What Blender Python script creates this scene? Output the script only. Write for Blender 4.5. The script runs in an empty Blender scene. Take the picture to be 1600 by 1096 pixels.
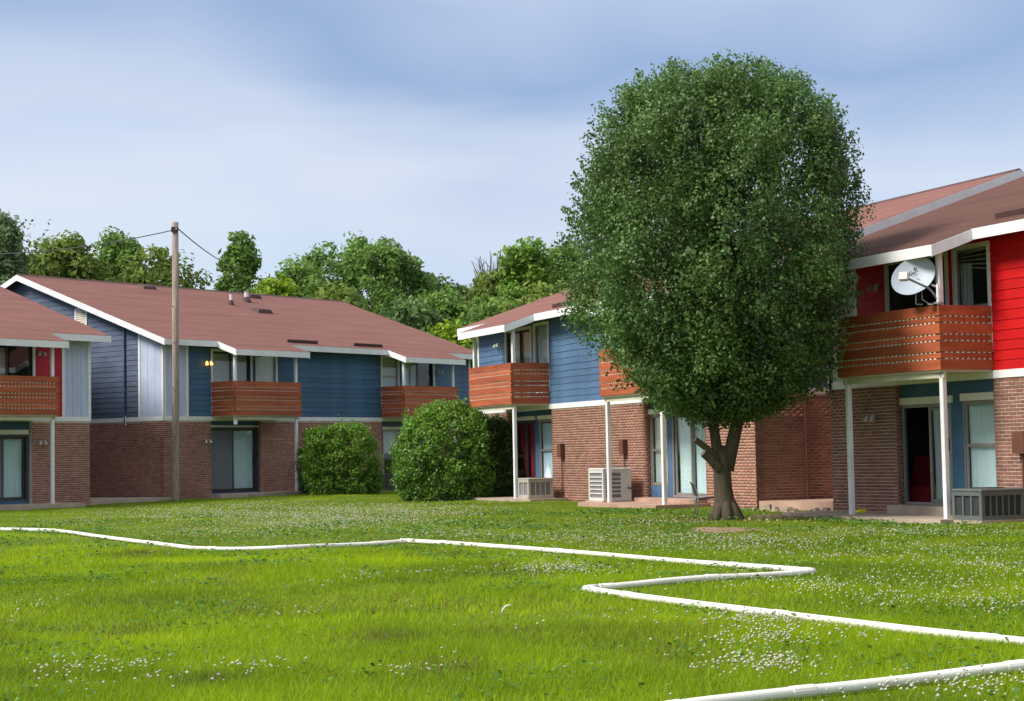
import bpy, math, random
import numpy as np
from mathutils import Matrix, Vector

random.seed(7)
R = random.Random(7)
NR = np.random.default_rng(7)
SC = bpy.context.scene
COL = SC.collection
CAMZ = 1.36

# ------------------------------------------------------------------ camera
PITCH, ROLL, FPX = 0.0591, 0.0188, 2705.6
cr, sr, cp, sp = math.cos(ROLL), math.sin(ROLL), math.cos(PITCH), math.sin(PITCH)
r0, u0, fw = Vector((1, 0, 0)), Vector((0, -sp, cp)), Vector((0, cp, sp))
right, up = r0 * cr - u0 * sr, r0 * sr + u0 * cr
cam_d = bpy.data.cameras.new("camera")
cam = bpy.data.objects.new("camera", cam_d)
COL.objects.link(cam)
M = Matrix((right, up, -fw)).transposed().to_4x4()
M.translation = (0, 0, CAMZ)
cam.matrix_world = M
cam_d.sensor_width = 36
cam_d.lens = 36 * FPX / 1600
cam_d.clip_end = 3000
SC.camera = cam

# ------------------------------------------------------------------ sun, sky, exposure
SUN = Vector((-0.78, -0.30, 0.80)).normalized()
sd = bpy.data.lights.new("sun", 'SUN')
sd.energy = 1.15
sd.angle = math.radians(18)
sd.color = (1.0, 0.95, 0.87)
sun = bpy.data.objects.new("sun", sd)
sun.rotation_euler = SUN.to_track_quat('Z', 'Y').to_euler()
COL.objects.link(sun)

world = bpy.data.worlds.new("World")
SC.world = world
world.use_nodes = True
wt = world.node_tree
wn, wl = wt.nodes, wt.links
wn.clear()
out = wn.new('ShaderNodeOutputWorld')
bg = wn.new('ShaderNodeBackground')
bg.inputs['Strength'].default_value = 0.1
sky = wn.new('ShaderNodeTexSky')
sky.sky_type = 'NISHITA'
sky.sun_disc = False
sky.sun_elevation = math.asin(SUN.z)
sky.sun_rotation = math.atan2(SUN.x, SUN.y)
sky.air_density = 1.0
sky.dust_density = 1.0
sky.ozone_density = 2.0
tc = wn.new('ShaderNodeTexCoord')
mp = wn.new('ShaderNodeMapping')
mp.inputs['Scale'].default_value = (1.2, 1.2, 7.0)
mp.inputs['Rotation'].default_value = (0.0, 0.05, 0.4)
nz = wn.new('ShaderNodeTexNoise')
nz.inputs['Scale'].default_value = 2.1
nz.inputs['Detail'].default_value = 4.0
nz.inputs['Roughness'].default_value = 0.45
wl.new(tc.outputs['Generated'], mp.inputs['Vector'])
wl.new(mp.outputs['Vector'], nz.inputs['Vector'])
sx = wn.new('ShaderNodeSeparateXYZ')
wl.new(tc.outputs['Generated'], sx.inputs['Vector'])
# veil of thin cloud: thickest low down, bluer above; unseen sky overhead brightened for fill light
elev = wn.new('ShaderNodeValToRGB')
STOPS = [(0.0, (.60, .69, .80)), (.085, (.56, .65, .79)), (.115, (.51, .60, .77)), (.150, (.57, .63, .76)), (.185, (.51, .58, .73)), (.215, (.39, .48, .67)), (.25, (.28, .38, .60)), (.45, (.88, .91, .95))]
er = elev.color_ramp
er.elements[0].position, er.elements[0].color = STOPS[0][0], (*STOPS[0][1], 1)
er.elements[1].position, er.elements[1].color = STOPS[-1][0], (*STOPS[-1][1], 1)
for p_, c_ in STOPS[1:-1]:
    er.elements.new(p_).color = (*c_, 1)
# the veil's height wavers along the horizon
mp2 = wn.new('ShaderNodeMapping')
mp2.inputs['Scale'].default_value = (1.7, 1.7, 2.4)
mp2.inputs['Location'].default_value = (2.6, 6.1, 4.2)
nz2 = wn.new('ShaderNodeTexNoise')
nz2.inputs['Scale'].default_value = 1.5
nz2.inputs['Detail'].default_value = 3.0
wl.new(tc.outputs['Generated'], mp2.inputs['Vector'])
wl.new(mp2.outputs['Vector'], nz2.inputs['Vector'])
wv_ = wn.new('ShaderNodeMapRange')
wv_.inputs['From Min'].default_value = .3
wv_.inputs['From Max'].default_value = .7
wv_.inputs['To Min'].default_value = -.06
wv_.inputs['To Max'].default_value = .06
wl.new(nz2.outputs['Fac'], wv_.inputs['Value'])
ad = wn.new('ShaderNodeMath')
ad.operation = 'ADD'
wl.new(sx.outputs['Z'], ad.inputs[0])
wl.new(wv_.outputs['Result'], ad.inputs[1])
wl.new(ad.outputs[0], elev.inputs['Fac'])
cl = wn.new('ShaderNodeValToRGB')
cl.color_ramp.elements[0].position = 0.46
cl.color_ramp.elements[0].color = (0, 0, 0, 1)
cl.color_ramp.elements[1].position = 0.74
cl.color_ramp.elements[1].color = (1, 1, 1, 1)
wl.new(nz.outputs['Fac'], cl.inputs['Fac'])
veil = wn.new('ShaderNodeMix')
veil.data_type = 'RGBA'
wl.new(cl.outputs['Color'], veil.inputs[0])
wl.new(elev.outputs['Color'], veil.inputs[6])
veil.inputs[7].default_value = (0.68, 0.72, 0.80, 1)
gain = wn.new('ShaderNodeVectorMath')
gain.operation = 'SCALE'
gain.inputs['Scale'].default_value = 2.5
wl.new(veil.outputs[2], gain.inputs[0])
mixs = wn.new('ShaderNodeMix')
mixs.data_type = 'RGBA'
mixs.inputs[0].default_value = 0.92
wl.new(sky.outputs['Color'], mixs.inputs[6])
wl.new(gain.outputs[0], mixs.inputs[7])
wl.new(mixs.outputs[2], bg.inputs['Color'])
wl.new(bg.outputs['Background'], out.inputs['Surface'])

vs = SC.view_settings
vs.view_transform = 'Standard'
vs.look = 'None'
vs.exposure = 2.05
vs.gamma = 1.0
vs.use_curve_mapping = False
SC.cycles.max_bounces = 8
SC.cycles.transparent_max_bounces = 12
SC.cycles.use_denoising = True


# ------------------------------------------------------------------ materials
def new_mat(name):
    m = bpy.data.materials.new(name)
    m.use_nodes = True
    nt = m.node_tree
    return m, nt, nt.nodes, nt.links, nt.nodes['Principled BSDF']


def mat(name, col, rough=.75, var=.18, scale=2.5, stretch=(1, 1, 1), rnd=0., tone=0., spec=.3,
        bump=0., bscale=60., bstretch=None, metallic=0., col2=None, fine=0., fscale=40., course=0.):
    m, nt, N, L, P = new_mat(name)
    P.inputs['Roughness'].default_value = rough
    P.inputs['Specular IOR Level'].default_value = spec
    P.inputs['Metallic'].default_value = metallic
    t = N.new('ShaderNodeTexCoord')
    mpn = N.new('ShaderNodeMapping')
    mpn.inputs['Scale'].default_value = stretch
    L.new(t.outputs['Object'], mpn.inputs['Vector'])
    n = N.new('ShaderNodeTexNoise')
    n.inputs['Scale'].default_value = scale
    n.inputs['Detail'].default_value = 6
    n.inputs['Roughness'].default_value = .6
    L.new(mpn.outputs['Vector'], n.inputs['Vector'])
    rp = N.new('ShaderNodeValToRGB')
    c = col
    c2 = col2 or tuple(min(1, x * (1 + var)) for x in c)
    c1 = c if col2 else tuple(x * (1 - var) for x in c)
    rp.color_ramp.elements[0].position = .33
    rp.color_ramp.elements[1].position = .67
    rp.color_ramp.elements[0].color = (*c1, 1)
    rp.color_ramp.elements[1].color = (*c2, 1)
    L.new(n.outputs['Fac'], rp.inputs['Fac'])
    last = rp.outputs['Color']

    def scaled(last, sock, lo, hi):
        mr = N.new('ShaderNodeMapRange')
        mr.inputs['To Min'].default_value = lo
        mr.inputs['To Max'].default_value = hi
        L.new(sock, mr.inputs['Value'])
        v = N.new('ShaderNodeVectorMath')
        v.operation = 'SCALE'
        L.new(last, v.inputs[0])
        L.new(mr.outputs['Result'], v.inputs['Scale'])
        return v.outputs[0]
    if rnd:
        oi = N.new('ShaderNodeObjectInfo')
        last = scaled(last, oi.outputs['Random'], 1 - rnd, 1 + rnd)
    if tone:
        at = N.new('ShaderNodeAttribute')
        at.attribute_name = 'tone'
        last = scaled(last, at.outputs['Fac'], 1 - tone, 1 + tone)
    if fine:
        nf = N.new('ShaderNodeTexNoise')
        nf.inputs['Scale'].default_value = fscale
        nf.inputs['Detail'].default_value = 3
        L.new(mpn.outputs['Vector'], nf.inputs['Vector'])
        last = scaled(last, nf.outputs['Fac'], 1 - fine, 1 + fine)
    if course:
        wv = N.new('ShaderNodeTexWave')
        wv.wave_type = 'BANDS'
        wv.bands_direction = 'Y'
        wv.wave_profile = 'SAW'
        wv.inputs['Scale'].default_value = course
        wv.inputs['Distortion'].default_value = .6
        wv.inputs['Detail'].default_value = 2
        wv.inputs['Detail Scale'].default_value = 3
        L.new(t.outputs['Object'], wv.inputs['Vector'])
        last = scaled(last, wv.outputs['Fac'], .86, 1.08)
    L.new(last, P.inputs['Base Color'])
    if bump:
        nb = N.new('ShaderNodeTexNoise')
        nb.inputs['Scale'].default_value = bscale
        nb.inputs['Detail'].default_value = 4
        if bstretch:
            mb2 = N.new('ShaderNodeMapping')
            mb2.inputs['Scale'].default_value = bstretch
            L.new(t.outputs['Object'], mb2.inputs['Vector'])
            L.new(mb2.outputs['Vector'], nb.inputs['Vector'])
        else:
            L.new(t.outputs['Object'], nb.inputs['Vector'])
        b = N.new('ShaderNodeBump')
        b.inputs['Strength'].default_value = bump
        b.inputs['Distance'].default_value = .02
        L.new(nb.outputs['Fac'], b.inputs['Height'])
        L.new(b.outputs['Normal'], P.inputs['Normal'])
    return m


def leaf_mat(name, dark, light, trans=.35, rough=.5, spec=.35, posvar=0., pscale=.6, warm=None, dry=None):
    m, nt, N, L, P = new_mat(name)
    P.inputs['Roughness'].default_value = rough
    P.inputs['Specular IOR Level'].default_value = spec
    at = N.new('ShaderNodeAttribute')
    at.attribute_name = 'tone'
    rp = N.new('ShaderNodeValToRGB')
    rp.color_ramp.elements[0].color = (*dark, 1)
    rp.color_ramp.elements[1].color = (*light, 1)
    if dry:
        rp.color_ramp.elements[0].color = (*dry, 1)
        rp.color_ramp.elements.new(.14).color = (*dark, 1)
    L.new(at.outputs['Fac'], rp.inputs['Fac'])
    last = rp.outputs['Color']
    if posvar:
        t = N.new('ShaderNodeTexCoord')
        n = N.new('ShaderNodeTexNoise')
        n.inputs['Scale'].default_value = pscale
        n.inputs['Detail'].default_value = 5
        n.inputs['Roughness'].default_value = .6
        L.new(t.outputs['Object'], n.inputs['Vector'])
        r2 = N.new('ShaderNodeValToRGB')
        r2.color_ramp.elements[0].position = .36
        r2.color_ramp.elements[1].position = .64
        r2.color_ramp.elements[0].color = (1 - posvar, 1 - posvar, 1 - posvar, 1)
        w = warm or (1 + posvar, 1 + posvar, 1 + posvar)
        r2.color_ramp.elements[1].color = (*w, 1)
        L.new(n.outputs['Fac'], r2.inputs['Fac'])
        v = N.new('ShaderNodeVectorMath')
        v.operation = 'MULTIPLY'
        L.new(last, v.inputs[0])
        L.new(r2.outputs['Color'], v.inputs[1])
        last = v.outputs[0]
    L.new(last, P.inputs['Base Color'])
    tr = N.new('ShaderNodeBsdfTranslucent')
    L.new(last, tr.inputs['Color'])
    mx = N.new('ShaderNodeMixShader')
    mx.inputs[0].default_value = trans
    L.new(P.outputs[0], mx.inputs[1])
    L.new(tr.outputs[0], mx.inputs[2])
    L.new(mx.outputs[0], N['Material Output'].inputs['Surface'])
    return m


def glass_mat(name, tint=(.9, .95, .95), ior=1.5, refl=(.9, .9, .9)):
    m, nt, N, L, P = new_mat(name)
    N.remove(P)
    t = N.new('ShaderNodeBsdfTransparent')
    t.inputs['Color'].default_value = (*tint, 1)
    g = N.new('ShaderNodeBsdfGlossy')
    g.inputs['Roughness'].default_value = .02
    g.inputs['Color'].default_value = (*refl, 1)
    lw = N.new('ShaderNodeLayerWeight')
    lw.inputs['Blend'].default_value = .5
    pw = N.new('ShaderNodeMath')
    pw.operation = 'POWER'
    pw.inputs[1].default_value = 4.0
    L.new(lw.outputs['Facing'], pw.inputs[0])
    f = N.new('ShaderNodeMath')
    f.operation = 'MULTIPLY_ADD'
    f.inputs[1].default_value = .6
    f.inputs[2].default_value = .035
    L.new(pw.outputs[0], f.inputs[0])
    mx = N.new('ShaderNodeMixShader')
    L.new(f.outputs[0], mx.inputs[0])
    L.new(t.outputs[0], mx.inputs[1])
    L.new(g.outputs[0], mx.inputs[2])
    L.new(mx.outputs[0], N['Material Output'].inputs['Surface'])
    return m


MT = {}
MT['brick'] = mat('brick', (.300, .142, .106), .9, .14, .8, rnd=.20, tone=.20, spec=.1, fine=.15, fscale=60)
MT['brick_sunlit'] = mat('brick_sunlit', (.335, .158, .112), .9, .14, .8, rnd=.20, tone=.20, spec=.1, fine=.15, fscale=60)  # sunlit copy of the brick: the sun's warmth is put into its colour
MT['mortar'] = mat('mortar', (.60, .50, .42), .95, .2, 3, spec=.05, fine=.2, fscale=50)
MT['navy'] = mat('navy_paint', (.052, .120, .210), .62, .24, .9, (1, 1, 2.2), fine=.12, fscale=22, rnd=.10, bump=.08, bscale=30, bstretch=(.4, 1, 6))
MT['blue'] = mat('blue_paint', (.075, .140, .245), .62, .24, .9, (1, 1, 2.2), fine=.12, fscale=22, rnd=.09, bump=.08, bscale=30, bstretch=(.4, 1, 6))
MT['red'] = mat('red_paint', (.55, .003, .005), .62, .24, .9, (1, 1, 2.2), fine=.12, fscale=22, rnd=.08, bump=.08, bscale=30, bstretch=(.4, 1, 6))
MT['maroon'] = mat('crimson_paint', (.42, .012, .030), .55, .12, 1.6, (1, 1, 3), rnd=.08)
MT['pale'] = mat('pale_blue_paint', (.45, .51, .66), .65, .1, 2, (2, 1, .5), rnd=.05)
MT['paleD'] = mat('pale_cream_paint', (.50, .49, .45), .65, .1, 2, (2, 1, .5), rnd=.05)
MT['white'] = mat('white_trim_paint', (.74, .74, .74), .55, .07, 3, spec=.3, fine=.05, fscale=25)
MT['cream'] = mat('cream_trim_paint', (.70, .68, .60), .6, .08, 3)
MT['sheath'] = mat('wall_sheathing', (.05, .055, .06), .9, .1)
MT['soffit'] = mat('soffit_paint', (.42, .38, .38), .8, .1)
MT['deck'] = mat('deck_boards', (.55, .53, .42), .8, .12, 2, (1, 6, 1))
MT['roof'] = mat('roof_shingle', (.190, .092, .078), .95, .16, .9, (.35, 3.2, 1), col2=(.255, .122, .104), spec=.08, fine=.22, fscale=26, bump=.25, bscale=14, bstretch=(.6, 7, 1), course=1.1)
MT['roofD'] = mat('roof_shingle_dark', (.120, .062, .050), .95, .16, .9, (.35, 4.5, 1), spec=.08, fine=.22, fscale=26, bump=.25, bscale=14, bstretch=(.6, 7, 1), course=1.1)  # darker shingle than on the other roofs
MT['cedar'] = mat('cedar_board', (.37, .092, .038), .65, .25, 1.5, (.6, 1, 5), rnd=.16, fine=.2, fscale=18, bump=.1, bscale=25, bstretch=(.3, 1, 8))
MT['picket'] = mat('picket_paint', (.80, .72, .58), .7, .15)
MT['bronze'] = mat('bronze_frame', (.055, .045, .042), .45, .15, spec=.5)
MT['alu'] = mat('grey_aluminium', (.30, .28, .26), .45, .1, spec=.5, metallic=.3)
MT['darkbrown'] = mat('brown_flashing', (.085, .045, .040), .7, .2)
MT['glass'] = glass_mat('window_glass')
MT['screen'] = mat('insect_screen', (.15, .165, .185), .8, .08)
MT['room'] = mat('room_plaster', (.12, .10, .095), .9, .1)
MT['blind'] = mat('pale_blind', (.72, .80, .82), .85, .06, 3, (6, 1, .4))
MT['blindgrey'] = mat('grey_blind', (.56, .57, .56), .85, .08, 3, (6, 1, .4))
MT['blindbeige'] = mat('beige_blind', (.70, .64, .52), .85, .08, 3, (6, 1, .4))
MT['sheer'] = mat('sheer_curtain', (.55, .57, .62), .85, .15, 3, (8, 1, .4))
MT['redcurtain'] = mat('maroon_curtain', (.30, .018, .050), .85, .25, 3, (8, 1, .3))
MT['silver'] = mat('silver_curtain', (.60, .66, .76), .5, .2, 3, (8, 1, .6))
MT['concrete'] = mat('concrete', (.40, .32, .25), .9, .18, 1.4, fine=.15, fscale=30, bump=.15, bscale=20)
MT['concpink'] = mat('concrete_pinkish', (.42, .27, .20), .9, .18, 1.4, fine=.15, fscale=30, bump=.15, bscale=20)
MT['soil'] = mat('bare_soil', (.25, .165, .105), .95, .3, 3, fine=.3, fscale=30, bump=.5, bscale=15)
MT['pvc'] = mat('white_pvc', (.80, .78, .73), .6, .10, 2.2, spec=.25, col2=(.66, .63, .55), fine=.10, fscale=14)
MT['wood'] = mat('weathered_pole_wood', (.30, .235, .20), .9, .3, 3, (6, 6, .5), spec=.1, fine=.3, fscale=14, bump=.5, bscale=18, bstretch=(5, 5, .5))
MT['bark'] = mat('tree_bark', (.075, .058, .046), .95, .35, 4, (3, 3, .8), spec=.1, fine=.35, fscale=18, bump=.9, bscale=14, bstretch=(4, 4, .9), col2=(.105, .090, .055))
MT['cutwood'] = mat('cut_wood', (.24, .18, .12), .9, .3, 6)
MT['acgrey'] = mat('ac_grey_paint', (.13, .145, .14), .5, .08, metallic=.2)
MT['acwhite'] = mat('ac_white_paint', (.58, .57, .54), .5, .08)
MT['acbeige'] = mat('ac_beige_paint', (.40, .38, .32), .5, .08)
MT['acdark'] = mat('ac_coil', (.035, .04, .042), .7, .2, 8, (1, 1, 10))
MT['acdark2'] = mat('ac_coil_light', (.20, .19, .20), .7, .15, 8, (1, 1, 10))
MT['meter'] = mat('meter_box_paint', (.13, .052, .035), .6, .12)
MT['dish'] = mat('dish_paint', (.40, .46, .52), .45, .05)
MT['dishback'] = mat('dish_steel', (.22, .23, .25), .45, .1, metallic=.4)
MT['ink'] = mat('dark_ink', (.02, .02, .04), .6, 0.02)
MT['black'] = mat('black_metal', (.03, .03, .03), .5, .1)
MT['metal'] = mat('galvanised_metal', (.35, .35, .36), .4, .1, metallic=.5)
MT['chairred'] = mat('dark_red_fabric', (.22, .012, .015), .8, .2)
MT['yellow'] = mat('yellow_plastic', (.75, .62, .02), .5, .05)
MT['wire'] = mat('cable', (.06, .06, .065), .6, .05)
MT['fencegrey'] = mat('grey_weathered_slat', (.34, .33, .32), .85, .2, 2, (1, 1, 6), rnd=.1)
MT['rock'] = mat('broken_concrete', (.34, .26, .20), .95, .3, 4, bump=.6, bscale=12)
MT['flower'] = leaf_mat('clover_petal', (.44, .42, .30), (.72, .70, .58), .25, .8, .1)
MT['vine'] = leaf_mat('vine_leaf', (.03, .045, .02), (.10, .14, .05), .3)


def emis(name, col, strength):
    m, nt, N, L, P = new_mat(name)
    P.inputs['Base Color'].default_value = (*col, 1)
    P.inputs['Emission Color'].default_value = (*col, 1)
    P.inputs['Emission Strength'].default_value = strength
    return m


MT['lit'] = emis('lit_bulb', (1.0, .40, .10), .9)
MT['bulb'] = mat('white_lamp', (.50, .48, .44), .3, .03, spec=.5)


# ------------------------------------------------------------------ mesh helpers
class MB:
    def __init__(s):
        s.v, s.f = [], []

    def add(s, vs_, fs):
        b = len(s.v)
        s.v += [tuple(p) for p in vs_]
        s.f += [tuple(i + b for i in f) for f in fs]

    def hexa(s, p):
        s.add(p, [(3, 2, 1, 0), (4, 5, 6, 7), (0, 1, 5, 4), (1, 2, 6, 5), (2, 3, 7, 6), (3, 0, 4, 7)])
        return s

    def box(s, x0, x1, y0, y1, z0, z1):
        if x0 > x1: x0, x1 = x1, x0
        if y0 > y1: y0, y1 = y1, y0
        if z0 > z1: z0, z1 = z1, z0
        return s.hexa([(x0, y0, z0), (x1, y0, z0), (x1, y1, z0), (x0, y1, z0),
                       (x0, y0, z1), (x1, y0, z1), (x1, y1, z1), (x0, y1, z1)])

    def bevbox(s, x0, x1, y0, y1, z0, z1, b):
        # box with chamfered vertical and top edges
        ring = lambda i, z: [(x0 + i + b, y0 + i, z), (x1 - i - b, y0 + i, z), (x1 - i, y0 + i + b, z), (x1 - i, y1 - i - b, z),
                             (x1 - i - b, y1 - i, z), (x0 + i + b, y1 - i, z), (x0 + i, y1 - i - b, z), (x0 + i, y0 + i + b, z)]
        rs = [ring(0, z0), ring(0, z1 - b), ring(b, z1)]
        vv = [p for r_ in rs for p in r_]
        fs = []
        for k in range(2):
            for i in range(8):
                fs.append((k * 8 + i, k * 8 + (i + 1) % 8, k * 8 + 8 + (i + 1) % 8, k * 8 + 8 + i))
        fs.append(tuple(range(16, 24)))
        fs.append(tuple(reversed(range(8))))
        s.add(vv, fs)
        return s

    def quad(s, a, b, c, d):
        s.add([a, b, c, d], [(0, 1, 2, 3)])
        return s

    def tube(s, pts, rad, n=10, cap=True):
        pts = [Vector(p) for p in pts]
        if not hasattr(rad, '__len__'): rad = [rad] * len(pts)
        rings = []
        prev = None
        for i, p in enumerate(pts):
            d = (pts[min(i + 1, len(pts) - 1)] - pts[max(i - 1, 0)]).normalized()
            if prev is None:
                a = d.orthogonal().normalized()
            else:
                a = (prev - d * prev.dot(d))
                a = a.normalized() if a.length > 1e-6 else d.orthogonal().normalized()
            prev = a
            b = d.cross(a)
            rings.append([p + (a * math.cos(2 * math.pi * k / n) + b * math.sin(2 * math.pi * k / n)) * rad[i] for k in range(n)])
        vv = [q for r_ in rings for q in r_]
        fs = []
        for i in range(len(pts) - 1):
            for k in range(n):
                fs.append((i * n + k, i * n + (k + 1) % n, (i + 1) * n + (k + 1) % n, (i + 1) * n + k))
        if cap:
            fs.append(tuple(reversed(range(n))))
            fs.append(tuple(range((len(pts) - 1) * n, len(pts) * n)))
        s.add(vv, fs)
        return s

    def mesh(s, name, m, smooth=False):
        me = bpy.data.meshes.new(name)
        me.from_pydata(s.v, [], s.f)
        if m: me.materials.append(m)
        if smooth:
            me.polygons.foreach_set('use_smooth', [True] * len(me.polygons))
        me.update()
        return me

    def build(s, name, m, parent=None, smooth=False, loc=None, kind=None):
        return link(name, s.mesh(name, m, smooth), parent, loc, kind)


def link(name, me, parent=None, loc=None, kind=None):
    o = bpy.data.objects.new(name, me)
    COL.objects.link(o)
    if parent: o.parent = parent
    if loc: o.location = loc
    if kind: o['kind'] = kind
    return o


def empty(name, loc=(0, 0, 0), rz=0.):
    o = bpy.data.objects.new(name, None)
    o.empty_display_size = .3
    COL.objects.link(o)
    o.location = loc
    o.rotation_euler = (0, 0, rz)
    return o


def tag(o, label, cat, group=None):
    o['label'] = label
    o['category'] = cat
    if group: o['group'] = group
    return o


def np_mesh(name, V, F, m, tone=None, smooth=False):
    """V (n,3), F (k,3|4) -> mesh built fast."""
    me = bpy.data.meshes.new(name)
    n, k, w = len(V), len(F), F.shape[1]
    me.vertices.add(n)
    me.vertices.foreach_set('co', np.ascontiguousarray(V, dtype=np.float32).ravel())
    me.loops.add(k * w)
    me.loops.foreach_set('vertex_index', np.ascontiguousarray(F, dtype=np.int32).ravel())
    me.polygons.add(k)
    me.polygons.foreach_set('loop_start', np.arange(0, k * w, w, dtype=np.int32))
    me.polygons.foreach_set('loop_total', np.full(k, w, dtype=np.int32))
    if tone is not None:
        a = me.attributes.new('tone', 'FLOAT', 'FACE')
        a.data.foreach_set('value', np.ascontiguousarray(tone, dtype=np.float32))
    if smooth:
        me.polygons.foreach_set('use_smooth', np.ones(k, dtype=bool))
    me.update(calc_edges=True)
    if m: me.materials.append(m)
    return me


def unit(v):
    return v / np.maximum(np.linalg.norm(v, axis=1, keepdims=True), 1e-9)


def leaves(P, Nrm, size, aspect=.62, tone=None):
    n = len(P)
    T = unit(np.cross(Nrm, unit(NR.normal(size=(n, 3)))))
    B = np.cross(Nrm, T)
    s = size[:, None]
    V = np.empty((n, 4, 3))
    V[:, 0] = P - T * s * .5
    V[:, 1] = P + B * s * aspect * .5 + Nrm * s * .10
    V[:, 2] = P + T * s * .5
    V[:, 3] = P - B * s * aspect * .5 + Nrm * s * .10
    return V.reshape(-1, 3), np.arange(n * 4).reshape(n, 4)


def sph(n):
    return unit(NR.normal(size=(n, 3)))


# ------------------------------------------------------------------ terrain
def sstep(a, b, x):
    t = np.clip((x - a) / (b - a), 0, 1)
    return t * t * (3 - 2 * t)


TERR = [(-16, 52, -.07, 5), (-7, 60, .05, 5), (-1, 62, .05, 6), (0, 51, -.02, 4), (5, 43, -.03, 4), (8, 33, -.06, 4), (3.5, 31, .0, 5),
        (-5, 40, .0, 8), (-5, 25, .0, 9), (4, 20, .0, 8), (0, 8, .0, 10), (-20, 30, .0, 9), (14, 15, .0, 8), (0, 110, .0, 30)]


def H(x, y):
    x = np.asarray(x, float)
    y = np.asarray(y, float)
    num, den = 0.0, 0.0
    for (px, py, pzv, sg) in TERR:
        w = np.exp(-((x - px) ** 2 + (y - py) ** 2) / (2 * sg * sg)) + 1e-9
        num, den = num + w * pzv, den + w
    h = num / den
    h = h + .018 * np.sin(x * .9 + 1.3) * np.sin(y * .55) + .012 * np.sin(x * 2.1 + y * 1.3)
    return h


xs = np.concatenate([np.linspace(-600, -40, 15), np.linspace(-36, 36, 145), np.linspace(40, 600, 15)])
ys = np.concatenate([np.linspace(-60, 4, 12), np.linspace(5, 80, 151), np.linspace(85, 1600, 22)])
XX, YY = np.meshgrid(xs, ys)
ZZ = H(XX, YY) - .006
nx, ny = len(xs), len(ys)
idx = np.arange(nx * ny).reshape(ny, nx)
Fq = np.stack([idx[:-1, :-1], idx[:-1, 1:], idx[1:, 1:], idx[1:, :-1]], -1).reshape(-1, 4)
MT['lawn'] = mat('lawn_ground', (.075, .115, .014), .95, .3, .5, spec=.05, col2=(.14, .175, .022), fine=.35, fscale=9, bump=.5, bscale=8)
g = link('lawn_ground', np_mesh('lawn_ground', np.stack([XX, YY, ZZ], -1).reshape(-1, 3), Fq, MT['lawn'], smooth=True))
g['kind'] = 'structure'

# ------------------------------------------------------------------ buildings
HB, HT, ZRT, ZRB = 2.53, 2.6738, 3.8587, 2.690
OE, ZE, TP, BP, OL, HD, OG, DL = .5315, 5.2558, .3427, 1.2244, .2298, 7.4952, .4034, .1541
WDW = 3.1786
YL = -(BP + OL)


def roof_z(y):
    return ZE + TP * (y + OE) if y <= HD else ZE + TP * (2 * HD - y + OE)


COURSE, BL, BJ = .0677, .1896, .0135


def brick_cells(u0_, u1_, z0, z1):
    """running bond cells (u0,u1,z0,z1,row)"""
    out_ = []
    row = 0
    z = z0
    while z + COURSE - BJ < z1:
        off = 0 if row % 2 else (BL + BJ) / 2
        u = u0_ - off
        while u < u1_ - .02:
            a, b = max(u, u0_), min(u + BL, u1_)
            if b - a > .03:
                out_.append((a, b, z, z + COURSE - BJ, row))
            u += BL + BJ
        z += COURSE
        row += 1
    return out_


def brick_wall(root, axis, u0_, u1_, z0, z1, off, sgn, m, thick=.22, singles=None):
    """brick wall in plane  y=off (axis 'x') or x=off (axis 'y'); sgn -1: faces negative side.
    singles(u_mid, z_mid) True -> an object of its own"""
    mb = MB()
    if axis == 'x':
        mb.box(u0_, u1_, off, off - sgn * thick, z0, z1)
    else:
        mb.box(off, off - sgn * thick, u0_, u1_, z0, z1)
    wall = mb.build('brick_wall', MT['mortar'], root)
    V, F, T = [], [], []
    shared = {}
    cnt = 0
    for a, b, za, zb, row in brick_cells(u0_, u1_, z0, z1):
        pr = .008 + R.uniform(-.001, .002)
        if singles and cnt < 300 and singles((a + b) / 2, (za + zb) / 2):
            cnt += 1
            key = round(b - a, 2)
            if key not in shared:
                q = MB()
                w, h, d, c = b - a, zb - za, .010, .003
                lo = [(0, 0, 0), (w, 0, 0), (w, 0, h), (0, 0, h)]
                hi = [(c, d, c), (w - c, d, c), (w - c, d, h - c), (c, d, h - c)]
                P8 = []
                for (pu, pd, pz) in lo + hi:
                    P8.append((pu, sgn * pd, pz) if axis == 'x' else (sgn * pd, pu, pz))
                q.add(P8, [(4, 5, 6, 7), (0, 1, 5, 4), (1, 2, 6, 5), (2, 3, 7, 6), (3, 0, 4, 7)])
                shared[key] = q.mesh('brick', m)
            loc = (a, off + sgn * R.uniform(-.002, .002), za) if axis == 'x' else (off + sgn * R.uniform(-.002, .002), a, za)
            link('brick', shared[key], wall, loc)
            continue
        base = len(V)
        e = off + sgn * pr
        if axis == 'x':
            V += [(a, off, za), (b, off, za), (b, off, zb), (a, off, zb), (a, e, za), (b, e, za), (b, e, zb), (a, e, zb)]
        else:
            V += [(off, a, za), (off, b, za), (off, b, zb), (off, a, zb), (e, a, za), (e, b, za), (e, b, zb), (e, a, zb)]
        for f in ((4, 5, 6, 7), (0, 1, 5, 4), (1, 2, 6, 5), (2, 3, 7, 6), (3, 0, 4, 7)):
            F.append([base + i for i in f])
        T += [R.random()] * 5
    if F:
        link('brick_courses', np_mesh('brick_courses', np.array(V), np.array(F), m, np.array(T)), wall, kind='stuff')
    return wall


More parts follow.
